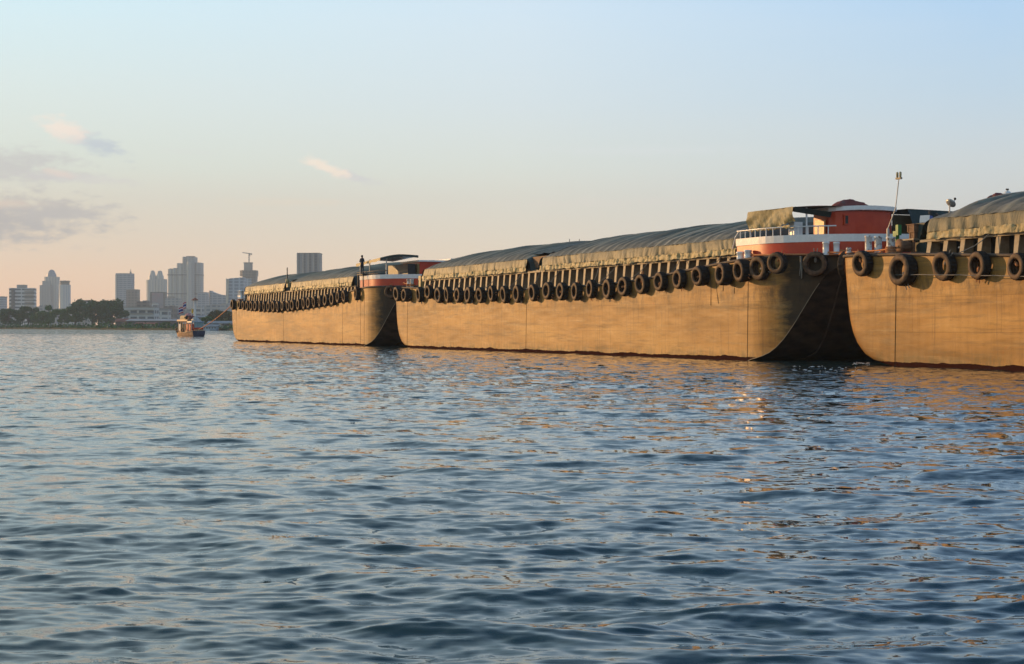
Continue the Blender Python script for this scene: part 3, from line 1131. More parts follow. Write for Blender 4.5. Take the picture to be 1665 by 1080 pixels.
# far barge foredeck
for (x, t) in ((L1 - .8, .8), (L1 - 1.8, .8), (L1 - .6, 2.6)):
    bollard(b1, P1, x, t, sh1(x) - .02, .22, 1.3, 2, 'white')
mb = MB()
mb.box(L1 - 3.0, L1 - 2.0, -4.5, -1.6, sh1(L1), sh1(L1) + 1.0)
mb.box(L1 - 4.6, L1 - 3.2, -3.4, -1.2, sh1(L1) - .3, sh1(L1) + .5)
mb.build('windlass', M['redtarp'], b1)

# nearest barge foredeck
for (u, vt, vb, t, r_, h, wr) in ((1412, 383, 409, 2.6, .165, .78, 3), (1428, 384, 404, 3.6, .18, .70, 3), (1448.5, 385, 415, 1.2, .20, .90, 4), (1380, 403, 414, .45, .11, .36, 1)):
    x = s_of(u, t) - S3_0
    h = z_of(u, vt, t) - sh3(x) + .02
    bollard(b3, P3, x, t, sh3(x) - .02, r_, h, wr)


def pt3(u, v, t):
    return Vector(P3(s_of(u, t) - S3_0, t, z_of(u, v, t)))


mp = empty('signal_mast', (0, 0, 0))
mp.parent = b3
mb = MB()
a, bq, c = pt3(1444, 372, 1.6), pt3(1456, 340, 1.6), pt3(1461.5, 291, 1.6)
mb.tube([a + Vector((0, 0, -1.4)), a], .07, 8)
mb.tube([a, bq], .03, 8)
mb.tube([bq, c], .024, 8)
mb.build('pole', M['grey_metal'], mp)
mb = MB()
mb.obox(c + Vector((0, 0, .02)), (.20, .0, 0), (0, .05, 0), (0, 0, .04))
mb.build('cross_arm', M['black'], mp)
for sg in (-1, 1):
    mb = MB()
    mb.lathe([(0, 0), (.045, 0), (.055, .05), (.06, .22), (.04, .26), (0, .27)], 10, 0, 'z', c + Vector((sg * .12, 0, .06)))
    mb.build('lamp', M['hem'], mp)
mb = MB()
x = s_of(1457, 3.0) - S3_0
mb.box(x - .14, x + .14, -3.12, -2.88, sh3(x), z_of(1458, 376, 3.0), 0, (.02, .02))
mb.box(x - .3, x - .1, -3.1, -2.9, z_of(1458, 383, 3.0), z_of(1458, 366, 3.0))
mb.build('winch_stand', M['green'], b3)
mb = MB()
mb.lathe([(0, -.3), (.20, -.3), (.27, -.22), (.27, .22), (.20, .3), (0, .3)], 14, 0, 'y', pt3(1472, 401, 2.4))
mb.lathe([(.36, .3), (.36, .36), (.05, .36)], 14, 0, 'y', pt3(1472, 401, 2.4))
mb.build('winch_drum', M['wood'], b3)
mb = MB()
mb.add([P3(L3 - 1.8, 5.5, sh3(L3) - .1), P3(L3 - 1.8, 11, sh3(L3) - .1), P3(L3 - 1.8, 11, sh3(L3) + 1.1), P3(L3 - 1.8, 5.5, sh3(L3) + 1.1),
        P3(L3 - 3.6, 5.5, sh3(L3) - .1), P3(L3 - 3.6, 11, sh3(L3) - .1), P3(L3 - 3.6, 11, sh3(L3) + 1.1), P3(L3 - 3.6, 5.5, sh3(L3) + 1.1)],
       [(0, 1, 2, 3), (4, 7, 6, 5), (0, 3, 7, 4), (1, 5, 6, 2), (3, 2, 6, 7)])
mb.build('chain_locker', M['redtarp'], b3)
# dish aerial on the tarpaulin's far shoulder
ds = empty('satellite_dish', (0, 0, 0))
ds.parent = b3
q = pt3(1544, 338, 5.6)
mb = MB()
mb.tube([q + Vector((0, 0, -1.0)), q, q + Vector((0, 0, .12))], .035, 6)
mb.tube([q + Vector((0, 0, .1)), q + Vector((.08, -.25, .16)), q + Vector((.14, -.42, .42))], .022, 6)
mb.build('bracket', M['grey_metal'], ds)
mb = MB()
mb.lathe([(0, 0), (.09, .01), (.18, .03), (.26, .07), (.25, .085), (.17, .045), (.09, .025), (0, .015)], 18, 0, 'z')
o = mb.build('reflector', M['grey_metal'], ds)
o.location = q + Vector((-.05, .0, .18))
o.rotation_euler = (0, math.radians(48), math.radians(-95 + AX * 57.3))
mb = MB()
mb.lathe([(0, 0), (.05, 0), (.06, .1), (0, .12)], 8, 0, 'z', q + Vector((.14, -.42, .40)))
mb.build('receiver', M['black'], ds)

GR = (-math.sin(AX), math.cos(AX))


def wpt3(u, v, t):
    return W(s_of(u, t), t, z_of(u, v, t))


# things standing on the near barge's foredeck
def plank_box(loc, sx, sy, sz, name, mat, label, cat, group=None):
    root = empty(name, loc, RZ, label, cat, group)
    mb = MB()
    n = 4
    for i in range(n):
        z0 = sz * i / n
        mb.box(-sx / 2, sx / 2, -sy / 2, sy / 2, z0 + .006, z0 + sz / n - .006)
    mb.build('side_boards', mat, root)
    mb = MB()
    for x in (-sx / 2 + .05, sx / 2 - .05):
        mb.box(x - .04, x + .04, -sy / 2 - .02, sy / 2 + .02, 0, sz + .01)
    mb.build('corner_batten', mat, root)
    mb = MB()
    mb.box(-sx / 2 - .05, sx / 2 + .05, -sy / 2 - .05, sy / 2 + .05, sz + .012, sz + .05)
    mb.build('lid', mat, root)
    return root


zdk = sh3(L3 - 3) - .02
sx_ = s_of(1486, 3.0)
zz = sh3(sx_ - S3_0) - .02
ztop = z_of(1486, 389, 3.0)
tb = empty('work_table', W(sx_, 3.0, zz), RZ, 'low wooden table on the near barge, under the two brown crates', 'table')
mb = MB()
mb.box(-.6, .75, -.45, .45, ztop - zz - .07, ztop - zz)
mb.build('tabletop', M['post'], tb)
for ax in (-1, 1):
    for ay in (-1, 1):
        mb = MB()
        mb.box(.08 + ax * .6 - .04, .08 + ax * .6 + .04, ay * .38 - .04, ay * .38 + .04, 0, ztop - zz - .07)
        mb.build('leg', M['wood'], tb)
plank_box(W(sx_ - .2, 3.0, ztop + .003), .42, .50, .28, 'wooden_crate', M['wood'], 'brown plank crate on the low table, the lower of two by the tarpaulin', 'crate', 'crates stacked on the near foredeck')
plank_box(W(sx_ - .2, 3.0, ztop + .336), .56, .62, .31, 'wooden_crate', M['wood'], 'wider brown plank crate on top of the other, below the blue and white box', 'crate', 'crates stacked on the near foredeck')
q = W(s_of(1507, 3.3), 3.3, z_of(1507, 363, 3.3))
cb = empty('cool_box', q, RZ + .5, 'blue box with white lid front, perched at the near end of the tarpaulin', 'cool box')
mb = MB()
mb.box(-.25, .25, -.2, .2, 0, .34, 0, (.03, .03))
mb.build('body', M['blue'], cb)
mb = MB()
mb.obox((.0, .23, .19), (.24, 0, 0), (0, .015, .0), (0, -.04, .17))
mb.build('lid', M['white'], cb)
mb = MB()
px_ = s_of(1507, 3.3) - S3_0
mb.box(px_ - .5, px_ + .35, -4.2, -2.9, sh3(px_) - .02, z_of(1507, 363, 3.3) - .004)
mb.build('deck_cabinet', M['tarp_dark'], b3)
hq = W(s_of(1518, 3.7), 3.7, z_of(1518, 353, 3.7))
hp = empty('wire_hoop', hq, RZ, 'round black wire hoop basket beside the blue and white box', 'basket')
mb = MB()
for zz_, rr_ in ((.16, .26), (.10, .24), (.22, .20)):
    pts = [(rr_ * .8 * math.cos(a), rr_ * math.sin(a), zz_ + .10 * math.sin(a + 1)) for a in [2 * math.pi * k / 24 for k in range(25)]]
    mb.tube(pts, .016, 6, caps=False)
for k in range(6):
    a = math.pi * k / 3
    mb.tube([(.2 * math.cos(a), .25 * math.sin(a), .14 + .08 * math.sin(a + 1)), (.1 * math.cos(a), .1 * math.sin(a), -.05)], .012, 5)
mb.build('wire_frame', M['black'], hp)

# bundle of sacks on the near tarpaulin, and red cloth heap on the stern house
def heap(name, loc, rx, ry, rz_, mat, label, cat, seed, rz=0.0):
    r = random.Random(seed)
    mb = MB()
    nA, nB = 26, 10
    rows = []
    ph = [r.uniform(0, 6.28) for _ in range(8)]
    for j in range(nB + 1):
        f = j / nB
        row = []
        for i in range(nA):
            a = 2 * math.pi * i / nA
            k = 1 + .16 * math.sin(3 * a + ph[0]) + .10 * math.sin(7 * a + ph[1] + f * 3) + .05 * math.sin(13 * a + ph[2])
            rad = (1 - f ** 1.6) ** .75 if f < 1 else 0
            k *= 1 + .10 * math.sin(5 * a + 9 * f + ph[4]) + r.uniform(-.05, .05)
            lift = .22 * math.sin(3 * a + 5 * f + ph[5]) * (1 - f) * f * 3 + r.uniform(-.04, .04) * (0 < f < 1)
            row.append((rx * rad * k * math.cos(a) - .25 * rx * f, ry * rad * k * math.sin(a), rz_ * (f + lift)))
        rows.append(row)
    mb.grid(rows, 0, True, close_u=True)
    o = mb.build(name, mat)
    o.location = loc
    o.rotation_euler = (0, 0, rz)
    return tag(o, label, cat)


heap('cloth_heap', W(-2.0, 4.7, sh2(-2) + 2.55), .55, .95, .48, M['redtarp'], 'faded red cloth heap on the white roof of the red stern house', 'cloth heap', 3, RZ)
q = W(s_of(1626, 4.5), 4.5, z_of(1626, 322, 4.5))
heap('sack_bundle', q + Vector((0, 0, -.12)), .50, .40, .36, M['redtarp'], 'reddish sack bundle lying on top of the near tarpaulin', 'bundle', 9, 0)
jr = empty('jerry_can', q + Vector((.30, -.1, -.12)), 0.4, 'small white can with dark cap beside the sack bundle on the near tarpaulin', 'can')
mb = MB()
mb.lathe([(0, 0), (.16, 0), (.18, .05), (.18, .32), (.12, .40), (.05, .42), (.05, .48), (0, .48)], 14)
mb.build('body', M['white'], jr)
mb = MB()
mb.lathe([(0, .47), (.07, .47), (.07, .53), (0, .53)], 10)
mb.build('cap', M['black'], jr)

# green steel cradles on the ridges
def cradle(loc, label, sc=1.0):
    root = empty('pole_cradle', loc, 0.05, label, 'cradle', 'green cradles on the tarpaulin ridges')
    root.scale = (sc, sc, sc)
    mb = MB()
    mb.box(-.95, .95, -.1, .1, .28, .42)
    mb.box(-.35, .35, -.3, .3, -.15, .28, 0, (.12, .1))
    mb.build('beam', M['green'], root)
    for sg in (-1, 1):
        mb = MB()
        mb.box(sg * .9 - .05, sg * .9 + .05, -.06, .06, .42, .95)
        mb.build('prong', M['black'], root)


cradle(W(s_of(934, 8.0), 8.0, 8.12), 'green cradle with two upright prongs on the middle barge ridge', .42)
cradle(W(s_of(521, 8.0), 8.0, 8.1), 'tiny green cradle on the far barge ridge, before the grey tower', .32)

# ------------------------------------------------------------------ tyres
z3x = lambda x, y: (360 + x / 5.55, 390 + y / 5.55)
row1 = [z3x(x, y) for x, y in zip([90, 155, 190, 225, 262, 300, 340, 378, 418, 460, 500, 545, 595, 632, 685, 735, 778, 828, 880, 930, 990, 1043, 1097, 1205],
                                  [585, 585, 590, 595, 597, 598, 600, 603, 605, 602, 605, 600, 598, 590, 585, 575, 570, 562, 555, 545, 535, 515, 510, 485])]
row2 = [(642.9, 478), (655.5, 480), (679, 479), (694, 475), (710.5, 480), (725, 479.3), (742, 480), (759, 480), (778, 480), (797, 477.5), (817, 479), (838, 478),
        (863.6, 476), (887, 473), (909.4, 474), (932.8, 474), (957.3, 470), (985, 470), (1010.5, 466), (1039, 462), (1069, 458), (1099.4, 454), (1131, 448.5),
        (1169, 446), (1199, 440), (1231, 436), (1260, 427.5)]
row3 = [(1396, 428.5), (1459, 439), (1529, 432.7), (1586, 431.6), (1649.5, 433.7)]


def stern_tyre(S, x):
    c = math.sqrt(max(0, 1 - (x / STERN_A) ** 2))
    t = BEAM / 2 * (1 - c)
    slope = math.atan2(BEAM / 2 * (-x) / STERN_A / STERN_A / max(c, .05), 1)
    return t, slope


def hang_row(row, S0, L, which, group):
    rt = random.Random(len(row))
    for i, (u, v) in enumerate(row):
        big = which == 'nearest' and i == 1
        wide = big or (which == 'middle' and i in (1, 22, 23, 24))
        R = .62 + rt.uniform(-.06, .035) + (.07 if big else 0)
        Wd = .62 if wide else .42
        R = round(R / .04) * .04
        off = Wd / 2 + .06
        t = -off - Wd / 2          # the face nearest the camera sits on the pixel
        s = s_of(u, t)
        z = z_of(u, v, t)
        slope = 0
        tt = -off
        x = s - S0
        if x < 0:
            for _ in range(6):
                te, slope = stern_tyre(S0, x)
                s = s_of(u, te - Wd)
                x = s - S0
            tt = te - off / math.cos(slope) * .95
            z = z_of(u, v, te - Wd)
        pos = W(s, tt, z)
        if which == 'middle' and i >= 23:
            lab = ['tyre on the middle barge quarter, first of four in front of the red stern house',
                   'fat tyre on the middle barge, below the two white bollards',
                   'tyre on the middle barge quarter, just right of the white bollards',
                   'rightmost sunlit tyre on the middle barge, under the red bulwark'][i - 23]
        elif which == 'nearest':
            lab = ['narrow tyre at the corner of the nearest barge bow, rope end inside', 'very wide tyre below the wrapped bollards on the nearest barge',
                   'tyre under the start of the nearest barge tarpaulin', 'second tyre from the right edge of the photo, on the nearest barge',
                   'tyre cut by the right edge of the photo, on the nearest barge'][i]
        elif i == 0:
            lab = f'leftmost tyre of the {which} barge, hung at its bow corner'
        elif which == 'middle' and i > 12:
            lab = f'worn tyre on the middle barge, {ORD[26 - i]} from the right of its sunlit row'
        elif which == 'farthest' and i > 12:
            lab = f'small tyre on the farthest barge, {ORD[len(row) - 1 - i]} from the right of its row' if i < len(row) - 1 else 'tyre on the farthest barge quarter, alone below the standing person'
        else:
            lab = f'{"worn" if which == "middle" else "small"} tyre on the {which} barge, {ORD[i]} from the left of its row'
        tyre_thing(pos, RZ + math.pi + rt.uniform(-.1, .1) + slope, R, Wd, lab, group, tilt=rt.uniform(-.05, .10), roll=rt.uniform(0, 6))


hang_row(row1, S1_0, L1, 'farthest', 'tyres hung along the farthest barge')
hang_row(row2, S2_0, L2, 'middle', 'tyres hung along the middle barge')
hang_row(row3, S3_0, L3, 'nearest', 'tyres hung along the nearest barge')
# fenders in the shadow between the hulls
te, sl = stern_tyre(0, -3.75)
tyre_thing(W(-3.9, te - .25, 4.95), RZ + math.pi + sl, .64, .62, 'tyre hung in shadow at the middle barge stern, beside a hanging rope', 'tyres hung along the middle barge', tilt=.03)
tyre_thing(W(S3_1 + BOW_A * .75, 1.2, 4.75), RZ + math.pi / 2 + .5, .72, .42, 'edge-on tyre hung in shadow at the nearest barge bow, between the hulls', 'tyres hung along the nearest barge')
te, sl = stern_tyre(S1_0, -3.6)
tyre_thing(W(S1_0 - 3.7, te - .25, 4.9), RZ + math.pi + sl, .60, .42, 'tyre hung in shadow under the farthest barge stern house', 'tyres hung along the farthest barge')


# ------------------------------------------------------------------ ropes
def rope(name, pts, r, mat, label, sag=0.0, cat='rope', n=16):
    mb = MB()
    out = []
    for (a, b) in zip(pts, pts[1:]):
        a, b = Vector(a), Vector(b)
        for i in range(n + 1):
            f = i / n
            p = a.lerp(b, f)
            p.z -= sag * 4 * f * (1 - f)
            out.append(p)
    mb.tube(out, r, 6)
    o = mb.build(name, mat)
    return tag(o, label, cat)


rope('mooring_rope', [W(.75, .35, sh2(0) + .20), W(-2.6, .42, sh2(0) + .10), W(-4.6, 2.4, sh2(0) + .05), W(s_of(1380, .45), .45, sh3(L3) + .22)], .045, M['rope'], 'orange mooring rope along the middle barge stern edge to the small bollard')
rope('mooring_rope', [W(-4.05, 2.02, sh2(0) + .18), W(s_of(1412, 2.6), 2.5, sh3(L3) + .35), W(s_of(1448, 1.2), 1.2, sh3(L3) + .28)], .04, M['rope'], 'orange rope strung between the three wrapped bollards', .03)
rope('mooring_rope', [W(-4.35, 2.5, sh2(0) + .3), W(s_of(1428, 3.6), 3.6, sh3(L3) + .30), W(s_of(1450, 1.2), 1.3, sh3(L3) + .50)], .035, M['rope'], 'upper orange rope crossing between the hulls behind the small bollard', .04)
rope('mooring_rope', [W(S2_1 - .7, .9, sh2(L2) + .35), W(S1_0 - 4.1, 2.4, sh1(-3) + .3)], .045, M['rope'], 'orange rope joining the middle barge bow to the farthest stern', .05)
te, sl = stern_tyre(0, -3.2)
mb = MB()
for k, (dx, l) in enumerate(((0, 1.15), (.07, .95), (-.06, 1.0), (.12, 1.1))):
    p = W(-3.2 - dx * .5, te - .12 - .03 * k, sh2(-3) - .05)
    mb.tube([p, p + Vector((.02 * k, 0, -l * .5)), p + Vector((dx * .6, 0, -l))], [.035, .045, .02], 6)
tag(mb.build('hanging_rope_end', M['rope_grey']), 'frayed grey rope end dangling from the middle barge stern edge', 'rope')
mb = MB()
for k, x in enumerate((sx2(1156), sx2(1164), sx2(1176), sx2(1194))):
    mb2 = MB()
    p = W(x, -.02, 4.45)
    l = (1.5, 1.4, .75, .9)[k]
    mb2.tube([p, p + Vector((.02, 0, -l * .5)) + D * (-.1 * (k == 1)), p + Vector((.0, 0, -l)) + D * (-.3 * (k == 1))], .012, 5)
    tag(mb2.build('thin_line', M['black']), ['leftmost thin dark line trailing down the middle barge side near its seam', 'slanting thin dark line trailing below the fat tyres',
                                             'shortest thin dark line below the fat tyres', 'thin dark line beside the tall weld seam of the middle barge'][k], 'line', 'thin lines trailing below the fat tyres')
# line threaded low through the tyres of the near barge
pts = [W(s_of(u, -.45), -.45, z_of(u, v, -.45)) for u, v in ((1452, 447), (1498, 446.5), (1529, 447), (1560, 447), (1586, 448), (1618, 448), (1650, 449), (1690, 450))]
rope('fender_line', pts, .018, M['rope_grey'], 'thin line threaded low through the tyres of the nearest barge', .01, 'line', 4)


# ------------------------------------------------------------------ person on the farthest barge
def person(loc, rz, label, shirt):
    H = 1.72
    names = {}
    V, E, R_ = [], [], []

    def v(n, p, r):
        names[n] = len(V)
        V.append(p)
        R_.append(r)

    def e(a, b):
        E.append((names[a], names[b]))
    v('pelvis', (0, 0, .95), (.155, .115)); v('waist', (0, 0, 1.08), (.14, .10)); v('chest', (0, .01, 1.30), (.17, .12)); v('neck0', (0, .01, 1.45), (.075, .075))
    v('neck1', (0, -.01, 1.51), (.055, .055)); v('head0', (0, -.02, 1.58), (.075, .085)); v('head1', (0, -.01, 1.66), (.082, .095)); v('head2', (0, 0, 1.715), (.05, .06))
    for a, b in (('pelvis', 'waist'), ('waist', 'chest'), ('chest', 'neck0'), ('neck0', 'neck1'), ('neck1', 'head0'), ('head0', 'head1'), ('head1', 'head2')):
        e(a, b)
    for sd, sg in (('l', 1), ('r', -1)):
        v('sh' + sd, (.19 * sg, 0, 1.40), (.06, .06)); v('el' + sd, (.27 * sg, .05, 1.14), (.045, .045)); v('wr' + sd, (.15 * sg, -.17, 1.10), (.032, .03)); v('pa' + sd, (.10 * sg, -.22, 1.11), (.036, .022))
        e('neck0', 'sh' + sd); e('sh' + sd, 'el' + sd); e('el' + sd, 'wr' + sd); e('wr' + sd, 'pa' + sd)
        for k in range(4):
            v(f'f{sd}{k}', ((.055 + .0) * sg, -.25 + .02 * k, 1.125 - .012 * k), (.011, .011)); v(f'g{sd}{k}', (.02 * sg, -.235 + .02 * k, 1.10 - .01 * k), (.009, .009))
            e('pa' + sd, f'f{sd}{k}'); e(f'f{sd}{k}', f'g{sd}{k}')
        v('hip' + sd, (.09 * sg, 0, .88), (.095, .10)); v('kn' + sd, (.10 * sg, -.02, .48), (.062, .065)); v('an' + sd, (.11 * sg, .02, .09), (.042, .045)); v('to' + sd, (.13 * sg, -.14, .04), (.045, .03))
        e('pelvis', 'hip' + sd); e('hip' + sd, 'kn' + sd); e('kn' + sd, 'an' + sd); e('an' + sd, 'to' + sd)
    me = bpy.data.meshes.new('person')
    me.from_pydata(V, E, [])
    for m_ in (M['skin'], shirt):
        me.materials.append(m_)
    o = bpy.data.objects.new('person', me)
    COL.objects.link(o)
    sm = o.modifiers.new('skin', 'SKIN')
    sm.use_smooth_shade = True
    me.skin_vertices.new() if not me.skin_vertices else None
    for i, r in enumerate(R_):
        me.skin_vertices[0].data[i].radius = r
    me.skin_vertices[0].data[0].use_root = True
    ss = o.modifiers.new('sub', 'SUBSURF')
    ss.levels = ss.render_levels = 1
    dg = bpy.context.evaluated_depsgraph_get()
    me2 = bpy.data.meshes.new_from_object(o.evaluated_get(dg))
    o.modifiers.clear()
    o.data = me2
    for p in me2.polygons:
        z = p.center.z
        p.material_index = 1 if (z < 1.46 and not (abs(p.center.y) > .14 and z > .95) and z > .06) else 0
    o.location = loc
    o.rotation_euler = (0, 0, rz)
    tag(o, label, 'person')
    mb = MB()
    mb.lathe([(.098, -.06), (.108, 0), (.105, .05), (.07, .09), (0, .105)], 14, 0, 'z', (0, .015, 1.655))
    mb.build('hair', M['hair'], o)
    mb = MB()
    mb.lathe([(0, -.02), (.014, -.01), (.016, .0), (0, .02)], 8, 0, 'z', (0, -.115, 1.625))
    mb.build('nose', M['skin'], o)
    return o


pp = W(s_of(588, .25), .30, 0)
zperson = sh1(s_of(588, .3) - S1_0) - .02
person((pp.x, pp.y, z_of(588, 446, .3)), RZ + .6, 'person in dark shirt and trousers standing by the farthest barge canopy', M['shirt'])
# small platform the person stands on (raised walkway beside the canopy)
mb = MB()
xx = s_of(588, .3) - S1_0
zp = z_of(588, 446, .3)
mb.box(xx - .9, xx + .9, -1.0, -.1, zp - .06, zp)
for a in (-.8, .8):
    for t in (.2, .9):
        mb.box(xx + a - .04, xx + a + .04, -t - .04, -t + .04, zperson - .02, zp - .06)
mb.build('walkway', M['dark_steel'], b1)

# ------------------------------------------------------------------ tug
TUGY = 300.0


def tug():
    c = at(307, 531, TUGY)
    head = math.radians(11) + math.radians(24)
    d = Vector((-math.sin(head), math.cos(head), 0))
    rz = math.atan2(d.y, d.x)
    root = empty('tug_boat', (c.x, c.y, 0), rz, 'small old wooden tug with deck cabin and flag, towing the barges', 'tug boat')
    wood = mottled('tug_planks', (.46, .24, .13), (.62, .38, .22), 2, .6, .3)
    dark = mottled('tug_dark_paint', (.02, .03, .06), (.04, .06, .10), 2, .5, .4)
    teal = mottled('tug_teal_panel', (.20, .30, .30), (.30, .42, .42), 2, .5, .4)
    roofm = mottled('tug_roof', (.22, .30, .36), (.34, .42, .48), 2, .5, .4)
    L, B = 7.8, 2.5
    rows = []
    st = [(-L / 2, .86, .95), (-L / 2 + .6, .95, .80), (-1.5, 1.0, .62), (.8, 1.0, .62), (2.3, .85, .75), (3.3, .5, .95), (L / 2, .06, 1.15)]
    for x, wd, zt in st:
        w = B / 2 * wd
        rows.append([(x, -w, zt), (x, -w * .95, .3), (x * .96, -w * .7, -.35), (x * .96, w * .7, -.35), (x, w * .95, .3), (x, w, zt)])
    mb = MB()
    mb.grid(rows, 0, True)
    mb.add(rows[0], [(0, 1, 2, 3, 4, 5)], 1)
    mb.add([rows[-1][0], rows[-1][2], rows[-1][3], rows[-1][5]], [(0, 1, 2, 3)], 0)
    mb.build('hull', [wood, dark], root)
    mb = MB()
    mb.grid([[(x, -B / 2 * wd, zt - .12), (x, B / 2 * wd, zt - .12)] for x, wd, zt in st], 0, False)
    mb.build('deck', M['deck'], root)
    for sg in (-1, 1):
        mb = MB()
        mb.tube([(x, sg * B / 2 * wd, zt) for x, wd, zt in st], .07, 6)
        mb.build('gunwale', wood, root)
    # open cabin
    cb = MB()
    cb.box(-1.4, 2.4, -.75, .75, .5, .95)
    cb.build('cabin_base', wood, root)
    for x in (-1.3, -.6, .1, .8, 1.5, 2.3):
        for y in (-.72, .72):
            mb = MB()
            mb.box(x - .05, x + .05, y - .05, y + .05, .9, 2.45)
            mb.build('cabin_post', wood, root)
    mb = MB()
    mb.box(-1.5, 2.6, -.95, .95, 2.45, 2.72, 0, (.05, .05))
    mb.build('cabin_roof', wood, root)
    mb = MB()
    mb.box(-3.3, -1.5, -1.25, 1.0, 2.25, 2.42, 0, (.05, .05))
    mb.build('stern_roof', roofm, root)
    mb = MB()
    mb.box(-3.1, -2.9, -1.15, .4, 1.2, 2.25)
    mb.build('stern_screen', teal, root)
    for y in (-1.15, .9):
        mb = MB()
        mb.tube([(-3.15, y, .6), (-3.15, y, 2.3)], .04, 6)
        mb.build('stern_post', M['grey_metal'], root)
    mb = MB()
    mb.box(-.2, 2.0, -.7, .7, 2.72, 3.35, 0, (.1, .1))
    mb.build('wheelhouse', M['dark_steel'], root)
    mb = MB()
    mb.box(.1, 1.7, -.72, .72, 2.9, 3.2)
    mb.build('wheelhouse_window', M['window'], root)
    mb = MB()
    mb.tube([(-1.0, 0, 2.7), (-1.0, 0, 4.6)], .04, 6)
    mb.tube([(1.0, 0, 3.3), (1.0, 0, 5.6)], .035, 6)
    mb.build('flagstaff', M['grey_metal'], root)
    for (x0, x1, y0, y1, mt) in ((-1.25, -.65, .70, .76, 'red'), (1.55, 2.25, .70, .76, 'white'), (-2.9, -2.2, .4, 1.0, 'red')):
        mb = MB()
        mb.box(x0, x1, y0, y1, .95, 2.0)
        mb.build('curtain', M[mt], root)
    mb = MB()
    mb.tube([(-3.6, -.8, 1.25), (-3.85, 0, 1.3), (-3.6, .8, 1.25)], .16, 8)
    mb.build('stern_fender', M['red'], root)
    for x in (-.2, 1.9):
        mb = MB()
        mb.lathe([(.30, -.06), (.42, -.06), (.42, .06), (.30, .06)], 16, 0, 'y', (x, 1.2, 1.0), closed=True)
        mb.build('side_tyre', M['rubber'], root)
    # striped flag: red, white, blue, white, red, drooping aslant
    fm = [mottled('flag_red', (.45, .04, .06), (.55, .06, .08), 2, .8, .1, bmp=0), mottled('flag_white', (.6, .6, .6), (.7, .7, .7), 2, .8, .1, bmp=0), mottled('flag_blue', (.03, .05, .22), (.05, .08, .30), 2, .8, .1, bmp=0)]
    mb = MB()
    seq = [(0, 1 / 6, 0), (1 / 6, 2 / 6, 1), (2 / 6, 4 / 6, 2), (4 / 6, 5 / 6, 1), (5 / 6, 1, 0)]
    for a, b_, mi in seq:
        rows = []
        for f in (a, b_):
            rows.append([(1.0 + .05 + 1.9 * g * .75, .25 * math.sin(g * 7) + g * .5, 5.55 - f * 1.0 - g * 1.05 + .08 * math.sin(g * 9)) for g in [q / 10 for q in range(11)]])
        mb.grid(rows, mi, True)
    mb.build('flag', fm, root)
    mb = MB()
    mb.grid([[(-1.0 - .8 * g, -.1 * math.sin(g * 6), 4.5 - .7 * f - .2 * g) for g in [q / 6 for q in range(7)]] for f in (0, 1)], 0, True)
    mb.build('pennant', mottled('yellow_cloth', (.45, .33, .05), (.55, .42, .08), 2, .8, .1, bmp=0), root)
    return root, d


tugroot, td = tug()
# clutter on the tug's roof: things of their own
tM = tugroot.matrix_basis.copy()
tugroot.scale = (1.12, 1.12, 1.12)
tugm = Matrix.Translation(tugroot.location) @ Matrix.Rotation(tugroot.rotation_euler.z, 4, 'Z') @ Matrix.Scale(1.12, 4)
heap('cloth_heap', tugm @ Vector((-.9, -.1, 2.72)), .8, .7, .75, M['redtarp'], 'dark red bundle heaped on the tug cabin roof', 'cloth heap', 21)
heap('cloth_heap', tugm @ Vector((-2.2, -.3, 2.42)), .8, .8, .9, M['grey_metal'], 'pale grey bundle heaped on the tug stern roof', 'cloth heap', 22)
heap('cloth_heap', tugm @ Vector((.2, -.2, 3.34)), .7, .55, .5, mottled('pink_cloth', (.45, .22, .24), (.6, .35, .36), 3, .8, .2), 'pink bundle on top of the tug wheelhouse', 'cloth heap', 23)
bow = W(S1_1 + .6, .8, sh1(L1) + .1)
stern = tugm @ Vector((-3.8, 0, 1.15))
rope('tow_rope', [stern, bow], .06, M['rope'], 'long orange tow rope from the tug stern up to the farthest barge bow', .35)

# ------------------------------------------------------------------ water
def ocean_tile(size, n, lam0, lam_min, slope_rms, seed, spread=2.0, wind=0.0, p=3.6):
    rng = np.random.default_rng(seed)
    k1 = np.fft.fftfreq(n, d=size / n) * 2 * np.pi
    kx, ky = np.meshgrid(k1, k1, indexing='ij')
    k = np.hypot(kx, ky)
    k[0, 0] = 1e-6
    k0 = 2 * np.pi / lam0
    ang = np.arctan2(kx, ky) - wind
    amp = np.exp(-.6 * (k0 / k) ** 2) * k ** (-p / 2 - .0) * (np.abs(np.cos(ang)) ** spread + .05)
    amp[k > 2 * np.pi / lam_min] = 0
    amp[0, 0] = 0
    spec = amp * (rng.normal(size=(n, n)) + 1j * rng.normal(size=(n, n)))
    h = np.real(np.fft.ifft2(spec))
    gx = np.real(np.fft.ifft2(1j * kx * spec))
    gy = np.real(np.fft.ifft2(1j * ky * spec))
    dx = np.real(np.fft.ifft2(-1j * kx / k * spec))
    dy = np.real(np.fft.ifft2(-1j * ky / k * spec))
    sc = slope_rms / math.sqrt((gx ** 2 + gy ** 2).mean())
    return h * sc, dx * sc, dy * sc, size, n


def sample(tile, x, y, ang):
    h, dx, dy, size, n = tile
    c, s = math.cos(ang), math.sin(ang)
    u = (x * c + y * s) / size * n
    v = (-x * s + y * c) / size * n
    i0 = np.floor(u).astype(int)
    j0 = np.floor(v).astype(int)
    fu, fv = u - i0, v - j0
    i0 %= n; j0 %= n
    i1, j1 = (i0 + 1) % n, (j0 + 1) % n
    res = []
    for a in (h, dx, dy):
        res.append(a[i0, j0] * (1 - fu) * (1 - fv) + a[i1, j0] * fu * (1 - fv) + a[i0, j1] * (1 - fu) * fv + a[i1, j1] * fu * fv)
    hh, ax, ay = res
    return hh, ax * c - ay * s, ax * s + ay * c


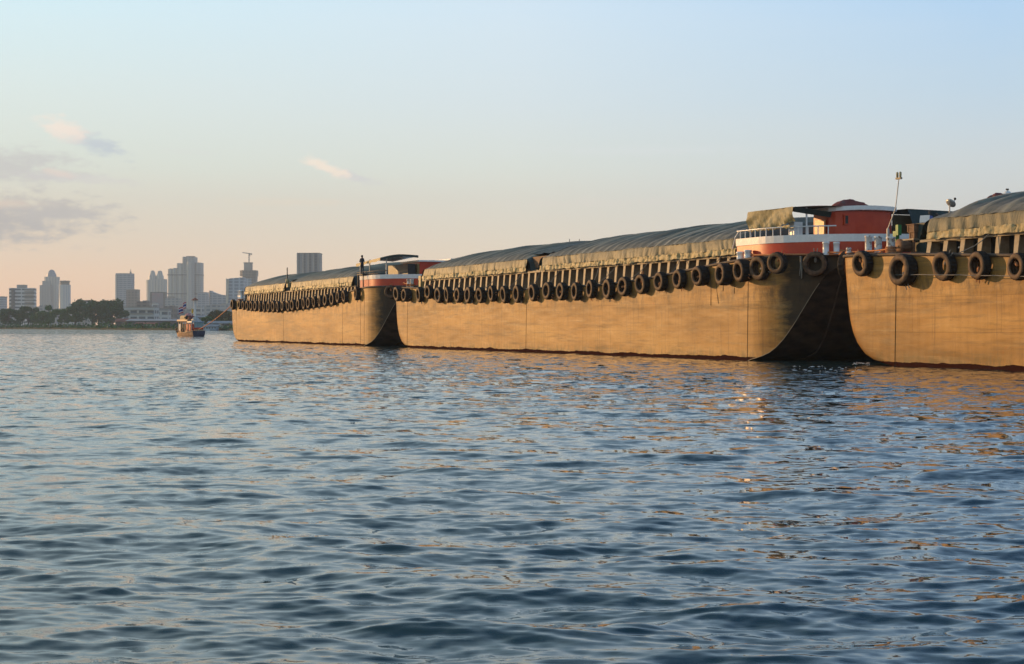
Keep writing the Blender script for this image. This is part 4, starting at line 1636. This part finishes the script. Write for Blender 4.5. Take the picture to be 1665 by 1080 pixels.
def water_mat():
    m, nt, b = base_mat('river_water', .04, .5)
    b.inputs['Base Color'].default_value = (.014, .042, .046, 1)
    b.inputs['IOR'].default_value = 1.34
    geo = nd(nt, 'ShaderNodeNewGeometry')

    def nvec(scale, sx, sy, detail, amp, off):
        mp = nd(nt, 'ShaderNodeMapping')
        link(nt, geo.outputs['Position'], mp.inputs[0])
        mp.inputs['Scale'].default_value = (sx, sy, 0)
        mp.inputs['Location'].default_value = (off, off * .7, 0)
        n = nd(nt, 'ShaderNodeTexNoise')
        n.inputs['Scale'].default_value = scale
        n.inputs['Detail'].default_value = detail
        n.inputs['Roughness'].default_value = .6
        link(nt, mp.outputs[0], n.inputs['Vector'])
        v = nd(nt, 'ShaderNodeVectorMath', operation='SUBTRACT')
        link(nt, n.outputs['Color'], v.inputs[0])
        v.inputs[1].default_value = (.5, .5, .5)
        w = nd(nt, 'ShaderNodeVectorMath', operation='MULTIPLY')
        link(nt, v.outputs[0], w.inputs[0])
        w.inputs[1].default_value = (amp[0], amp[1], 0)
        return w.outputs[0]
    ln = nd(nt, 'ShaderNodeVectorMath', operation='LENGTH')
    link(nt, geo.outputs['Position'], ln.inputs[0])
    far = nd(nt, 'ShaderNodeMapRange', interpolation_type='SMOOTHSTEP')
    link(nt, ln.outputs['Value'], far.inputs[0])
    far.inputs[1].default_value = 12
    far.inputs[2].default_value = 60
    a1 = nvec(3.4, .42, 1.0, 3, (.22, .46), 3)
    a2 = nvec(9.0, .42, 1.0, 3, (.14, .28), 11)
    a3 = nvec(4.2, .55, 1.0, 4, (.85, 1.7), 29)
    sc = nd(nt, 'ShaderNodeVectorMath', operation='SCALE')
    link(nt, a3, sc.inputs[0])
    link(nt, far.outputs[0], sc.inputs['Scale'])
    add = nd(nt, 'ShaderNodeVectorMath', operation='ADD')
    link(nt, a1, add.inputs[0]); link(nt, a2, add.inputs[1])
    add2 = nd(nt, 'ShaderNodeVectorMath', operation='ADD')
    link(nt, add.outputs[0], add2.inputs[0]); link(nt, sc.outputs[0], add2.inputs[1])
    add3 = nd(nt, 'ShaderNodeVectorMath', operation='ADD')
    link(nt, add2.outputs[0], add3.inputs[0]); link(nt, geo.outputs['Normal'], add3.inputs[1])
    nn = nd(nt, 'ShaderNodeVectorMath', operation='NORMALIZE')
    link(nt, add3.outputs[0], nn.inputs[0])
    link(nt, nn.outputs[0], b.inputs['Normal'])
    return m


def build_water():
    # rows of distance from the camera's foot, columns of bearing; finest where the river is seen closest
    r = [2.5]
    while r[-1] < 9000:
        q = r[-1]
        if q < 6.5:
            st = .12
        elif q < 40:
            st = max(.035, .035 * (q / 10) ** 1.25)
        else:
            st = max(.035 * 4 ** 1.25, q * .006) if q < 400 else q * .03
        r.append(q + st)
    r = np.array(r)
    a = list(np.linspace(-math.radians(23), math.radians(23), 760))
    side = list(np.linspace(math.radians(23.4), math.radians(180), 150))
    ang = np.array([-q for q in side[::-1]] + a + side[:-0 or None])
    R, A = np.meshgrid(r, ang, indexing='ij')
    X, Y = R * np.sin(A), R * np.cos(A)
    t1 = ocean_tile(19.0, 512, .85, .10, .125, 4, 1.6, .12, 3.5)
    t2 = ocean_tile(53.0, 512, 2.8, .6, .072, 9, 1.6, -.2, 4.2)
    h1, x1, y1 = sample(t1, X, Y, .12)
    h2, x2, y2 = sample(t2, X, Y, -.33)
    fade = np.clip((1500 - R) / 1200, 0, 1)
    # waves come in patches, choppier and calmer
    patch = .8 + .35 * np.sin(X * .11 + 1.3 * np.sin(Y * .07)) * np.sin(Y * .09 + .8 * np.sin(X * .05 + 2))
    Z = (h1 * patch + h2) * fade
    k = -1.0
    X2 = X + k * (x1 * patch + x2) * fade
    Y2 = Y + k * (y1 * patch + y2) * fade
    nr, nc = R.shape
    co = np.stack([X2, Y2, Z], -1).reshape(-1, 3).astype(np.float32)
    co = np.vstack([co, [[0, 0, 0]]]).astype(np.float32)
    i, j = np.meshgrid(np.arange(nr - 1), np.arange(nc - 1), indexing='ij')
    base = (i * nc + j)
    quads = np.stack([base, base + 1, base + nc + 1, base + nc], -1).reshape(-1, 4)[:, ::-1]
    c = len(co) - 1
    tri = np.stack([np.full(nc - 1, c), np.arange(nc - 1) + 1, np.arange(nc - 1)], -1)[:, ::-1]
    me = bpy.data.meshes.new('water')
    me.vertices.add(len(co))
    me.vertices.foreach_set('co', co.ravel())
    loops = np.concatenate([quads.ravel(), tri.ravel()]).astype(np.int32)
    me.loops.add(len(loops))
    me.loops.foreach_set('vertex_index', loops)
    nq, ntri = len(quads), len(tri)
    me.polygons.add(nq + ntri)
    ls = np.concatenate([np.arange(nq) * 4, nq * 4 + np.arange(ntri) * 3]).astype(np.int32)
    me.polygons.foreach_set('loop_start', ls)
    me.polygons.foreach_set('use_smooth', np.ones(nq + ntri, dtype=bool))
    me.update(calc_edges=True)
    me.validate()
    if me.polygons[0].normal.z < 0:
        me.flip_normals()
    me.materials.append(water_mat())
    o = bpy.data.objects.new('water', me)
    COL.objects.link(o)
    tag(o, 'rippled grey blue river water with small evening waves', 'water', kind='structure')


build_water()

# foam where the current squeezes out between the hulls
foam = mottled('foam', (.55, .56, .55), (.75, .76, .75), 8, .6, .3)
r = random.Random(2)
mb = MB()
for k in range(46):
    if k < 20:
        u, v = r.uniform(1386, 1415), r.uniform(591.5, 595.5)
    else:
        u, v = r.uniform(1290, 1400), r.uniform(598, 608)
    Yk = 4860 / (v - HZ)
    p = at(u, v, Yk)
    sx_, sy_ = r.uniform(.02, .12), r.uniform(.02, .06)
    n = 8
    vs = [(p.x + sx_ * math.cos(a) * r.uniform(.6, 1.2), p.y + sy_ * math.sin(a) * r.uniform(.6, 1.2), .045 + r.uniform(0, .03)) for a in [2 * math.pi * q / n for q in range(n)]]
    mb.add(vs + [(p.x, p.y, .09)], [(q, (q + 1) % n, n) for q in range(n)], 0, True)
tag(mb.build('foam', foam), 'white flecks of foam on the water between the two nearest hulls', 'foam', kind='stuff')

# ------------------------------------------------------------------ far bank
bank_m = mottled('bank_earth', (.02, .03, .015), (.04, .05, .025), .05, .9, .1, bmp=0)
shore = [(-6000, 2600), (-1500, 1500), (-700, 1290), (-375, 1215), (-300, 1080), (-215, 900), (-150, 770), (-114, 700), (-60, 660), (60, 640), (400, 700), (1500, 1100), (6000, 2000)]
mb = MB()
rows = [[(x, y - 3, -.4) for x, y in shore], [(x, y, .9) for x, y in shore], [(x * 1.02, y + 25, 1.8) for x, y in shore], [(x * 1.6, y * 1.8 + 300, 2.2) for x, y in shore], [(x * 4, 16000, 3) for x, y in shore]]
mb.grid(rows, 0, False)
tag(mb.build('riverbank', bank_m), 'low dark far bank of the river', 'river bank', kind='structure')


def shore_y(x):
    for (a, b), (c, d) in zip(shore, shore[1:]):
        if a <= x <= c:
            return b + (d - b) * (x - a) / (c - a)
    return 1500


# ---- trees
leafm = []
for nm, c1, c2 in (('dark_leaves', (.018, .080, .026), (.036, .125, .042)), ('mid_leaves', (.040, .125, .028), (.075, .18, .045)), ('olive_leaves', (.05, .065, .025), (.085, .10, .04))):
    leafm.append(mottled(nm, c1, c2, .5, .7, .2, bmp=0))
bark = mottled('bark', (.05, .04, .03), (.09, .07, .05), 1, .9, .1, bmp=0)


def tree(u, vtop, wpx, Y, mi, label, seed, name='broadleaf_tree', palm=False):
    r = random.Random(seed)
    base = at(u, HZ, Y)
    gz = 1.6
    H = (HZ - vtop) / F * Y + CAM_H - gz
    Wd = wpx / F * Y
    root = empty(name, (base.x, Y, gz), 0, label, 'tree', 'trees on the far bank')
    mb = MB()
    mb.tube([(0, 0, -1), (.1, 0, H * .3), (-.2, 0, H * .62)], [H * .035, H * .026, H * .012], 7)
    lim = [(r.uniform(-.3, .3) * Wd, r.uniform(-.3, .3) * Wd, H * r.uniform(.45, .8)) for _ in range(6)]
    for p in lim:
        mb.tube([(0, 0, H * .28), (p[0] * .5, p[1] * .5, (H * .28 + p[2]) / 2 + .4), p], [H * .018, H * .012, H * .005], 5)
    mb.build('trunk', bark, root)
    cr = MB()
    lobes = []
    for k in range(16 if not palm else 8):
        a = r.uniform(0, 6.28)
        q = math.sqrt(r.random())
        z = r.uniform(.22, .86)
        lim_ = math.sqrt(max(.05, 1 - ((z - .42) / .58) ** 2))
        lobes.append((Wd * .42 * q * math.cos(a) * lim_, Wd * .36 * q * math.sin(a) * lim_, H * z, Wd * r.uniform(.08, .17)))
    lobes.append((0, 0, H * .84, H * .14))
    for (cx, cy, cz, rr) in lobes:
        rr = max(rr, H * .11)
        rr = min(rr, H * .2)
        for _ in range(170):
            v = Vector((r.gauss(0, 1), r.gauss(0, 1), r.gauss(0, 1))).normalized() * rr * r.uniform(.45, 1.12)
            p = Vector((cx, cy, cz)) + Vector((v.x * 1.15, v.y, v.z * .8))
            if p.z < .4:
                p.z = .4 + r.random()
            s = r.uniform(.35, .85) * (H / 18) ** .5
            ax = Vector((r.gauss(0, 1), r.gauss(0, 1), r.gauss(0, 1))).normalized()
            bx = ax.cross(Vector((r.gauss(0, 1), r.gauss(0, 1), r.gauss(0, 1)))).normalized()
            cr.add([p - ax * s - bx * s * .6, p + ax * s * .9 - bx * s * .5, p + ax * s * .7 + bx * s * .7, p - ax * s * .8 + bx * s * .5], [(0, 1, 2, 3)])
    cr.build('crown', leafm[mi], root, normals=False)


TR = [(-30, 497, 60, 1250, 1, 'leafy tree cut by the left edge of the photo'),
      (14, 500, 44, 1235, 0, 'low dark tree below the striped white apartment block'),
      (46, 497, 40, 1240, 0, 'round dark tree, second from the left on the far bank'),
      (79, 495, 20, 1255, 1, 'thin upright tree below the domed tower'),
      (66, 505, 40, 1225, 1, 'short bushy tree between the domed tower and the water'),
      (99, 502, 34, 1215, 1, 'short light green tree left of the biggest tree'),
      (122, 490, 40, 1210, 1, 'light green tree leaning against the biggest tree'),
      (150, 485, 78, 1200, 0, 'biggest dark tree on the far bank, broad as a dome'),
      (172, 491, 54, 1205, 0, 'dark tree filling the gap behind the biggest one'),
      (183, 486, 50, 1195, 0, 'spiky topped dark tree at the right of the biggest one'),
      (212, 521, 22, 1000, 2, 'small olive bush tree in front of the white flats'),
      (270, 524, 20, 900, 1, 'small green tree just left of the tug'),
      (337, 514, 22, 800, 1, 'bright green bushy tree right of the white signal tower'),
      (352, 503, 40, 830, 2, 'olive brown tree behind the tow rope'),
      (372, 506, 34, 810, 2, 'olive tree at the farthest barge bow'),
      (400, 508, 34, 820, 1, 'tree half hidden behind the farthest barge bow')]
for k, a in enumerate(TR):
    tree(*a, seed=100 + k)

# strip of scrub at the water's edge
r = random.Random(77)
mb = MB()
for k in range(5200):
    x = r.uniform(-760, -20)
    y = shore_y(x) + r.uniform(-1, 9)
    z = .8 + abs(r.gauss(0, 1.3)) * (1 if x < -200 else .7)
    s = r.uniform(.4, 1.0)
    ax = Vector((r.gauss(0, 1), r.gauss(0, .4), r.gauss(0, .7))).normalized() * s
    bx = Vector((0, r.gauss(0, 1), 1)).normalized() * s * .7
    p = Vector((x, y, z))
    mb.add([p - ax, p + bx, p + ax, p - bx], [(0, 1, 2, 3)], r.choice((0, 0, 1)))
tag(mb.build('waterside_scrub', leafm[:2], normals=False), 'low green scrub along the far water edge', 'scrub', kind='stuff')


# ---- buildings
def mkm(nm, wall, glass, **k):
    return facade_mat(nm, wall, glass, **k)


def prism(mb, cx, w, d, z0, z1, mi=0, y0=0.0, ch=0.0):
    if ch <= 0:
        mb.box(cx - w / 2, cx + w / 2, y0, y0 + d, z0, z1, mi)
    else:
        c = ch
        pl = [(cx - w / 2 + c, y0), (cx + w / 2 - c, y0), (cx + w / 2, y0 + c), (cx + w / 2, y0 + d - c), (cx + w / 2 - c, y0 + d), (cx - w / 2 + c, y0 + d), (cx - w / 2, y0 + d - c), (cx - w / 2, y0 + c)]
        mb.add([(x, y, z0) for x, y in pl] + [(x, y, z1) for x, y in pl], [(i, (i + 1) % 8, 8 + (i + 1) % 8, 8 + i) for i in range(8)] + [tuple(range(8, 16))], mi)


class Bld:
    def __init__(self, name, u, Y, label, rz=0.0, cat='building', group=None):
        self.Y = Y
        self.u = u
        p = at(u, HZ, Y)
        self.root = empty(name, (p.x, Y, 2.0), rz, label, cat, group)

    def w(self, px):
        return px / F * self.Y

    def h(self, v):
        return CAM_H + (HZ - v) / F * self.Y - 2.0

    def x(self, u):
        return (u - self.u) / F * self.Y

    def part(self, name, mat, fn):
        mb = MB()
        fn(mb)
        return mb.build(name, mat, self.root)


TW = lambda c: c
grey = mkm('tower_grey', (.46, .46, .44), (.22, .25, .28), sx=6, sz=4)
warm = mkm('tower_warm', (.62, .60, .53), (.38, .40, .40), sx=7, sz=4, vertical=True, fw=.4)
cool = mkm('tower_cool', (.44, .48, .52), (.20, .26, .32), sx=8, sz=4, fw=.8, fh=.6)
whitef = mkm('white_flats', (.60, .60, .57), (.14, .16, .18), sx=7, sz=5.2, fh=.5, fw=.75)
stripe = mkm('striped_flats', (.74, .74, .72), (.12, .15, .16), sx=30, sz=5.0, fh=.42, fw=.96)
bluef = mkm('blue_glass', (.46, .56, .64), (.20, .28, .36), sx=9, sz=5, fw=.7, fh=.7)
darkf = mkm('dark_facade', (.16, .15, .15), (.07, .08, .09), sx=5, sz=4)
brownf = mkm('concrete_frame', (.26, .22, .20), (.11, .10, .10), sx=6, sz=5, fh=.55)
tall_s = mkm('ribbed_tower', (.30, .31, .33), (.11, .11, .12), sx=8, sz=4, vertical=True, fw=.5)
roofr = mottled('red_roof', (.26, .09, .06), (.36, .14, .10), .3, .8, .2, bmp=0)
roofg = mottled('grey_sheet_roof', (.22, .24, .26), (.36, .38, .40), .2, .6, .3, bmp=0)
conc = mottled('concrete', (.34, .31, .28), (.46, .43, .38), .1, .8, .2, bmp=0)

b = Bld('apartment_block', 35.5, 2300, 'white apartment block with dark balcony stripes, farthest left', .18)
b.part('wall', stripe, lambda m: prism(m, 0, b.w(40), 26, -3, b.h(468.5)))
b.part('roof_house', conc, lambda m: (prism(m, b.w(-1), b.w(15), 14, b.h(468.5), b.h(463), y0=4)))
b.part('stair_tower', darkf, lambda m: prism(m, b.x(22), b.w(5), 4, -3, b.h(469), y0=-4))
for k in range(9):
    zz_ = b.h(500 - k * 3.6)
    b.part('balcony', whitef if False else conc, lambda m: m.box(b.x(40), b.x(54), -2.2, .2, zz_, zz_ + 1.4))

b = Bld('tower_block', 0, 2800, 'low bluish block cut by the left edge of the photo')
b.part('wall', cool, lambda m: prism(m, 0, b.w(9), 24, -3, b.h(483)))
b.part('roof_parapet', conc, lambda m: prism(m, 0, b.w(9) + 1.5, 25, b.h(483), b.h(482), y0=-.5))

b = Bld('domed_tower', 80, 3800, 'pale tower with stepped shoulders and a rounded dome top')
b.part('wall', warm, lambda m: prism(m, b.x(81), b.w(20), 36, -3, b.h(450), ch=4))
b.part('shoulder', grey, lambda m: (prism(m, b.x(75.5), b.w(18), 30, -3, b.h(464), y0=-10), prism(m, b.x(76.5), b.w(13), 20, b.h(464), b.h(457), y0=-6)))
rd = b.w(6)
b.part('dome', cool, lambda m: m.lathe([(rd * 1.25, b.h(450)), (rd * 1.2, b.h(446)), (rd, b.h(443.5)), (rd * .75, b.h(440.5)), (rd * .4, b.h(438.8)), (0, b.h(438))], 18, 0, 'z', (b.x(80.5), 18, 0)))

b = Bld('round_tower', 103, 3700, 'round pale tower with a dark flat cap, right of the domed tower')
rr0 = b.w(9.2)
b.part('wall', warm, lambda m: m.lathe([(rr0, -3), (rr0, b.h(463)), (0, b.h(463))], 24, 0, 'z', (0, rr0, 0)))
b.part('cap', darkf, lambda m: m.lathe([(rr0 * .82, b.h(463)), (rr0 * .82, b.h(458.5)), (rr0 * .95, b.h(458.3)), (rr0 * .95, b.h(456.5)), (0, b.h(456))], 24, 0, 'z', (0, rr0, 0)))

b = Bld('office_block', 140, 2400, 'small pale block with dark roof just above the biggest tree')
b.part('wall', whitef, lambda m: prism(m, 0, b.w(16), 20, -3, b.h(491)))
b.part('roof', darkf, lambda m: prism(m, 0, b.w(14), 18, b.h(491), b.h(488), y0=1))

b = Bld('slab_tower', 200.5, 3300, 'flat topped grey slab tower with a small roof mast')
b.part('wall', cool, lambda m: prism(m, 0, b.w(25), 30, -3, b.h(444.5)))
b.part('side_fin', warm, lambda m: prism(m, b.x(189.3), b.w(3), 32, -3, b.h(447), y0=-1.5))
b.part('roof_mast', conc, lambda m: (m.box(b.x(209.8), b.x(212), 6, 10, b.h(444.5), b.h(441.5)), m.tube([(b.x(211), 8, b.h(444.5)), (b.x(211), 8, b.h(438))], .6, 6)))
b = Bld('slab_block', 214, 3000, 'shorter brownish block leaning on the right of the slab tower')
b.part('wall', brownf, lambda m: prism(m, 0, b.w(17.5), 24, -3, b.h(471.5)))
b.part('roof_parapet', conc, lambda m: prism(m, 0, b.w(18.2), 25, b.h(471.5), b.h(470.6), y0=-.5))

b = Bld('twin_tower', 252.5, 3900, 'twin headed tower with two pointed domes')
b.part('wall', warm, lambda m: (prism(m, b.x(246), b.w(17), 32, -3, b.h(455), ch=4), prism(m, b.x(260), b.w(16), 32, -3, b.h(454), ch=4)))
for uu in (246, 258):
    r9 = b.w(6)
    b.part('pointed_dome', warm, lambda m: m.lathe([(r9 * 1.05, b.h(455)), (r9 * 1.0, b.h(449)), (r9 * .75, b.h(446)), (r9 * .62, b.h(442)), (r9 * .4, b.h(440.2)), (0, b.h(439.5))], 14, 0, 'z', (b.x(uu), 14, 0)))
b = Bld('billboard_block', 255.5, 2600, 'dark framed block with a big bluish poster wall below the twin towers')
b.part('wall', darkf, lambda m: prism(m, 0, b.w(23), 20, -3, b.h(475)))
post_m = mottled('faded_poster', (.22, .30, .36), (.42, .26, .26), .045, .6, .2, bmp=0)
b.part('poster_wall', post_m, lambda m: m.box(b.x(247), b.x(265.5), -.6, 0.0, b.h(501), b.h(476.5)))

b = Bld('stepped_tower', 299, 3600, 'tallest pale tower, stepped up in ribbed columns with two dark belts')
for (u0, u1, vt, ch) in ((272.5, 280, 437.5, 2), (280, 287, 436, 2), (287, 296, 428, 2), (296, 305, 417.5, 2), (304, 317, 418, 3), (317, 326, 427, 2)):
    b.part('column', warm if u1 < 305 else grey, lambda m: prism(m, (b.x(u0) + b.x(u1)) / 2, b.x(u1) - b.x(u0) - .6, 40, -3, b.h(vt), ch=ch, y0=(-6 if 304 <= u0 < 317 else 0)))
b.part('front_column', warm, lambda m: prism(m, b.x(309), b.w(8.5), 20, -3, b.h(426), y0=-12, ch=4))
for vv in (447, 477.5):
    b.part('dark_belt', darkf, lambda m: m.box(b.x(272.2), b.x(326.3), -1.2, 41, b.h(vv + .9), b.h(vv - .6)))
b.part('roof_plant', darkf, lambda m: (prism(m, b.x(308), b.w(13), 14, b.h(418), b.h(416.3), y0=8), prism(m, b.x(277), b.w(5), 10, b.h(437.5), b.h(436.6), y0=8)))

b = Bld('office_block', 279.5, 2500, 'mid height grey block in front of the stepped tower')
b.part('wall', tall_s if False else grey, lambda m: prism(m, 0, b.w(22), 26, -3, b.h(485)))
b.part('roof_house', conc, lambda m: prism(m, b.w(-4), b.w(9), 14, b.h(485), b.h(482), y0=5))
b = Bld('office_block', 328, 3000, 'purple grey block with a slanting right side, right of the stepped tower')
b.part('wall', cool, lambda m: m.add([(b.x(321.5), 0, -3), (b.x(338.5), 0, -3), (b.x(335.5), 0, b.h(476)), (b.x(321.5), 0, b.h(476)), (b.x(321.5), 26, -3), (b.x(338.5), 26, -3), (b.x(335.5), 26, b.h(476)), (b.x(321.5), 26, b.h(476))],
                                     [(0, 1, 2, 3), (4, 7, 6, 5), (0, 3, 7, 4), (1, 5, 6, 2), (3, 2, 6, 7)]))
b.part('roof_parapet', conc, lambda m: m.box(b.x(321.3), b.x(335.6), -.4, 26.4, b.h(476), b.h(475.2)))
b = Bld('curved_block', 354, 2700, 'grey block whose roofline sweeps down in a curve')
b.part('wall', cool, lambda m: [m.add([(b.x(341.5 + q * 2.6), 0, -3), (b.x(344.1 + q * 2.6), 0, -3), (b.x(344.1 + q * 2.6), 0, b.h(480 - 7 * (1 - (q + 1) / 10) ** 2)), (b.x(341.5 + q * 2.6), 0, b.h(480 - 7 * (1 - q / 10) ** 2)),
                                       (b.x(341.5 + q * 2.6), 24, -3), (b.x(344.1 + q * 2.6), 24, -3), (b.x(344.1 + q * 2.6), 24, b.h(480 - 7 * (1 - (q + 1) / 10) ** 2)), (b.x(341.5 + q * 2.6), 24, b.h(480 - 7 * (1 - q / 10) ** 2))],
                                      [(0, 1, 2, 3), (4, 7, 6, 5), (3, 2, 6, 7)] + ([(0, 3, 7, 4)] if q == 0 else []) + ([(1, 5, 6, 2)] if q == 9 else [])) for q in range(10)])
b.part('end_fin', conc, lambda m: m.box(b.x(340.6), b.x(341.7), -2, 26, -3, b.h(472.6)))
b = Bld('glass_block', 381, 2500, 'blue glass block with a cream edge, in front of the unfinished tower')
b.part('wall', bluef, lambda m: m.add([(b.x(370), 0, -3), (b.x(396), 0, -3), (b.x(396), 0, b.h(451)), (b.x(372), 0, b.h(453)), (b.x(370), 24, -3), (b.x(396), 24, -3), (b.x(396), 24, b.h(451)), (b.x(372), 24, b.h(453))],
                                      [(0, 1, 2, 3), (4, 7, 6, 5), (0, 3, 7, 4), (1, 5, 6, 2), (3, 2, 6, 7)]))
b.part('edge_fin', mottled('cream_panel', (.62, .56, .44), (.72, .66, .54), .1, .6, .2, bmp=0), lambda m: m.add([(b.x(367.6), -3, -3), (b.x(370.2), -3, -3), (b.x(372.4), -3, b.h(454.5)), (b.x(368), -3, b.h(453)),
                                                                                    (b.x(367.6), 22, -3), (b.x(370.2), 22, -3), (b.x(372.4), 22, b.h(454.5)), (b.x(368), 22, b.h(453))], [(0, 1, 2, 3), (4, 7, 6, 5), (0, 3, 7, 4), (1, 5, 6, 2), (3, 2, 6, 7)]))
b = Bld('unfinished_tower', 403, 3100, 'unfinished concrete tower with a crane on its stepped top')
b.part('wall', brownf, lambda m: prism(m, b.x(404.5), b.w(22), 30, -3, b.h(449), ch=5))
b.part('crown', brownf, lambda m: (prism(m, b.x(403), b.w(27), 34, b.h(449), b.h(439.5), y0=-2, ch=6)))
b.part('core', conc, lambda m: (prism(m, b.x(401.5), b.w(12), 16, b.h(439.5), b.h(428), y0=8), prism(m, b.x(401.5), b.w(13.5), 18, b.h(428), b.h(426.4), y0=7)))
b.part('glazing', bluef, lambda m: m.box(b.x(397), b.x(409), -.8, .2, b.h(474), b.h(453)))
cr = empty('tower_crane', (0, 0, 0)); cr.parent = b.root
mb = MB(); mb.tube([(b.x(403), 14, b.h(427)), (b.x(403), 14, b.h(411))], 1.1, 6); mb.build('crane_mast', conc, cr)
mb = MB(); mb.tube([(b.x(392), 14, b.h(410.3)), (b.x(407.5), 14, b.h(412.3))], .75, 6); mb.tube([(b.x(403), 14, b.h(411)), (b.x(405), 14, b.h(416))], .6, 5); mb.box(b.x(405.5), b.x(407.8), 12.5, 15.5, b.h(414), b.h(411.5)); mb.build('crane_jib', conc, cr)
b = Bld('ribbed_tower', 501.5, 2300, 'dark grey ribbed tower rising alone behind the farthest barge')
b.part('wall', tall_s, lambda m: prism(m, 0, b.w(36.5), 30, -3, b.h(412.5)))
b.part('roof_parapet', darkf, lambda m: prism(m, 0, b.w(37.3), 31, b.h(412.5), b.h(411.3), y0=-.5))
for k in range(5):
    b.part('rib', conc, lambda m: m.box(b.x(484 + k * 8.6) - 1.1, b.x(484 + k * 8.6) + 1.1, -1.6, 0, -3, b.h(412.7)))

b = Bld('flats', 226, 1350, 'long low white block of flats with rows of windows, right of the biggest tree', -.05)
b.part('wall', whitef, lambda m: prism(m, 0, b.w(50), 16, -3, b.h(500)))
b.part('roof_slab', conc, lambda m: prism(m, 0, b.w(51), 17, b.h(500), b.h(498.8), y0=-.5))
for vv in (504, 509.5):
    b.part('balcony_band', conc, lambda m: m.box(b.x(203), b.x(249), -1.2, .1, b.h(vv + 1), b.h(vv - .4)))
b = Bld('white_house', 263, 1500, 'small white hall between the long flats and the tug')
b.part('wall', whitef, lambda m: prism(m, 0, b.w(22), 12, -3, b.h(505)))
b.part('roof', roofg, lambda m: prism(m, 0, b.w(23), 13, b.h(505), b.h(502.5), y0=-.5))


def shed(name, u, Y, w, ve, vr, wall, roofm_, label, dz=10):
    b = Bld(name, u, Y, label)
    b.part('wall', wall, lambda m: prism(m, 0, b.w(w), dz, -3, b.h(ve)))
    W_ = b.w(w) / 2 + .8
    b.part('roof', roofm_, lambda m: m.add([(-W_, -1, b.h(ve)), (W_, -1, b.h(ve)), (W_, dz + 1, b.h(ve)), (-W_, dz + 1, b.h(ve)), (-W_, dz / 2, b.h(vr)), (W_, dz / 2, b.h(vr))],
                                           [(0, 1, 5, 4), (2, 3, 4, 5), (0, 4, 3), (1, 2, 5), (0, 3, 2, 1)]))
    k = b.w(w)
    for q in range(5):
        mb = MB()
        mb.box(-k / 2 + k * (q + .25) / 5, -k / 2 + k * (q + .7) / 5, -.08, 0.02, b.h(ve + 3.5), b.h(ve + 1.2))
        mb.build('window', darkf, b.root)


shed('wharf_shed', 258, 960, 104, 522, 518.5, darkf, roofg, 'long grey roofed wharf shed left of the tug', 22)
shed('wharf_shed', 205, 1030, 34, 523, 518, brownf, roofr, 'red roofed wharf shed at the foot of the biggest tree', 12)
shed('wharf_shed', 236, 900, 30, 527, 524.5, conc, roofr, 'small red roofed boat shed at the water in front of the flats', 8)
shed('wharf_shed', 362, 735, 46, 526, 522, whitef, roofg, 'pale house with a row of windows behind the tow rope', 8)
shed('wharf_shed', 341, 720, 22, 531, 527.5, bluef, roofg, 'low bluish waterside shed between the tug and the tow rope', 6)
shed('wharf_shed', 325, 900, 26, 516, 513, conc, roofg, 'pale gabled house half behind the white signal tower', 8)
shed('wharf_shed', 310, 880, 30, 527, 524, brownf, roofg, 'dark waterside shed directly behind the tug', 8)
r = random.Random(41)
low = [(8, 505, 14), (58, 500, 18), (72, 497, 16), (92, 503, 30), (118, 494, 12), (128, 499, 22), (168, 497, 18), (232, 490, 20), (240, 494, 30), (275, 498, 16), (295, 503, 26), (318, 500, 20), (345, 497, 26), (360, 495, 20), (384, 496, 26)]
lowlab = ['behind the leftmost trees', 'right of the striped apartment block', 'at the foot of the domed tower', 'at the foot of the round tower', 'right of the round tower', 'left of the biggest tree',
          'behind the crown of the biggest tree', 'between slab block and twin towers', 'behind the long white flats', 'below the mid height grey block', 'at the foot of the stepped tower',
          'behind the white signal tower top', 'at the foot of the curved block', 'between curved block and glass block', 'at the foot of the glass block']
for (u, v, w), ll in zip(low, lowlab):
    b = Bld('city_block', u, r.uniform(1700, 2300), 'low hazy city block ' + ll, r.uniform(-.1, .1), group='low hazy city blocks behind the bank')
    mt = r.choice([grey, whitef, conc, brownf])
    b.part('wall', mt, lambda m: prism(m, 0, b.w(w), 16, -3, b.h(v)))
    b.part('roof_house', conc, lambda m: prism(m, b.w(w) * .15, b.w(w) * .4, 9, b.h(v), b.h(v - 1.4), y0=3))

# white signal tower with a red conical hat
b = Bld('signal_tower', 317, 800, 'slender white signal tower with a red conical hat, behind the tug', cat='tower')
b.part('shaft', M['white'], lambda m: m.lathe([(1.0, -2), (.62, b.h(520)), (.5, b.h(493)), (.75, b.h(490)), (.9, b.h(488.5)), (0, b.h(488.5))], 16))
b.part('hat', roofr, lambda m: m.lathe([(0, b.h(488.7)), (1.6, b.h(488.6)), (1.5, b.h(487.2)), (.4, b.h(485)), (0, b.h(483.6))], 16))

# ------------------------------------------------------------------ haze over the river and the city
mb = MB()
mb.box(-3500, 3500, -200, 4300, -3, 330)
hz = mb.build('haze', None or bpy.data.materials.new('haze_air'))
hm = hz.data.materials[0]
hm.use_nodes = True
nt = hm.node_tree
nt.nodes.clear()
o_ = nd(nt, 'ShaderNodeOutputMaterial')
pv = nd(nt, 'ShaderNodeVolumePrincipled')
pv.inputs['Color'].default_value = (.80, .93, 1.0, 1)
pv.inputs['Density'].default_value = .00015
pv.inputs['Anisotropy'].default_value = .0
link(nt, pv.outputs[0], o_.inputs['Volume'])
tag(hz, 'thin warm evening haze over the river and city', 'haze', kind='stuff')
SC.cycles.volume_bounces = 0
SC.cycles.max_bounces = 6
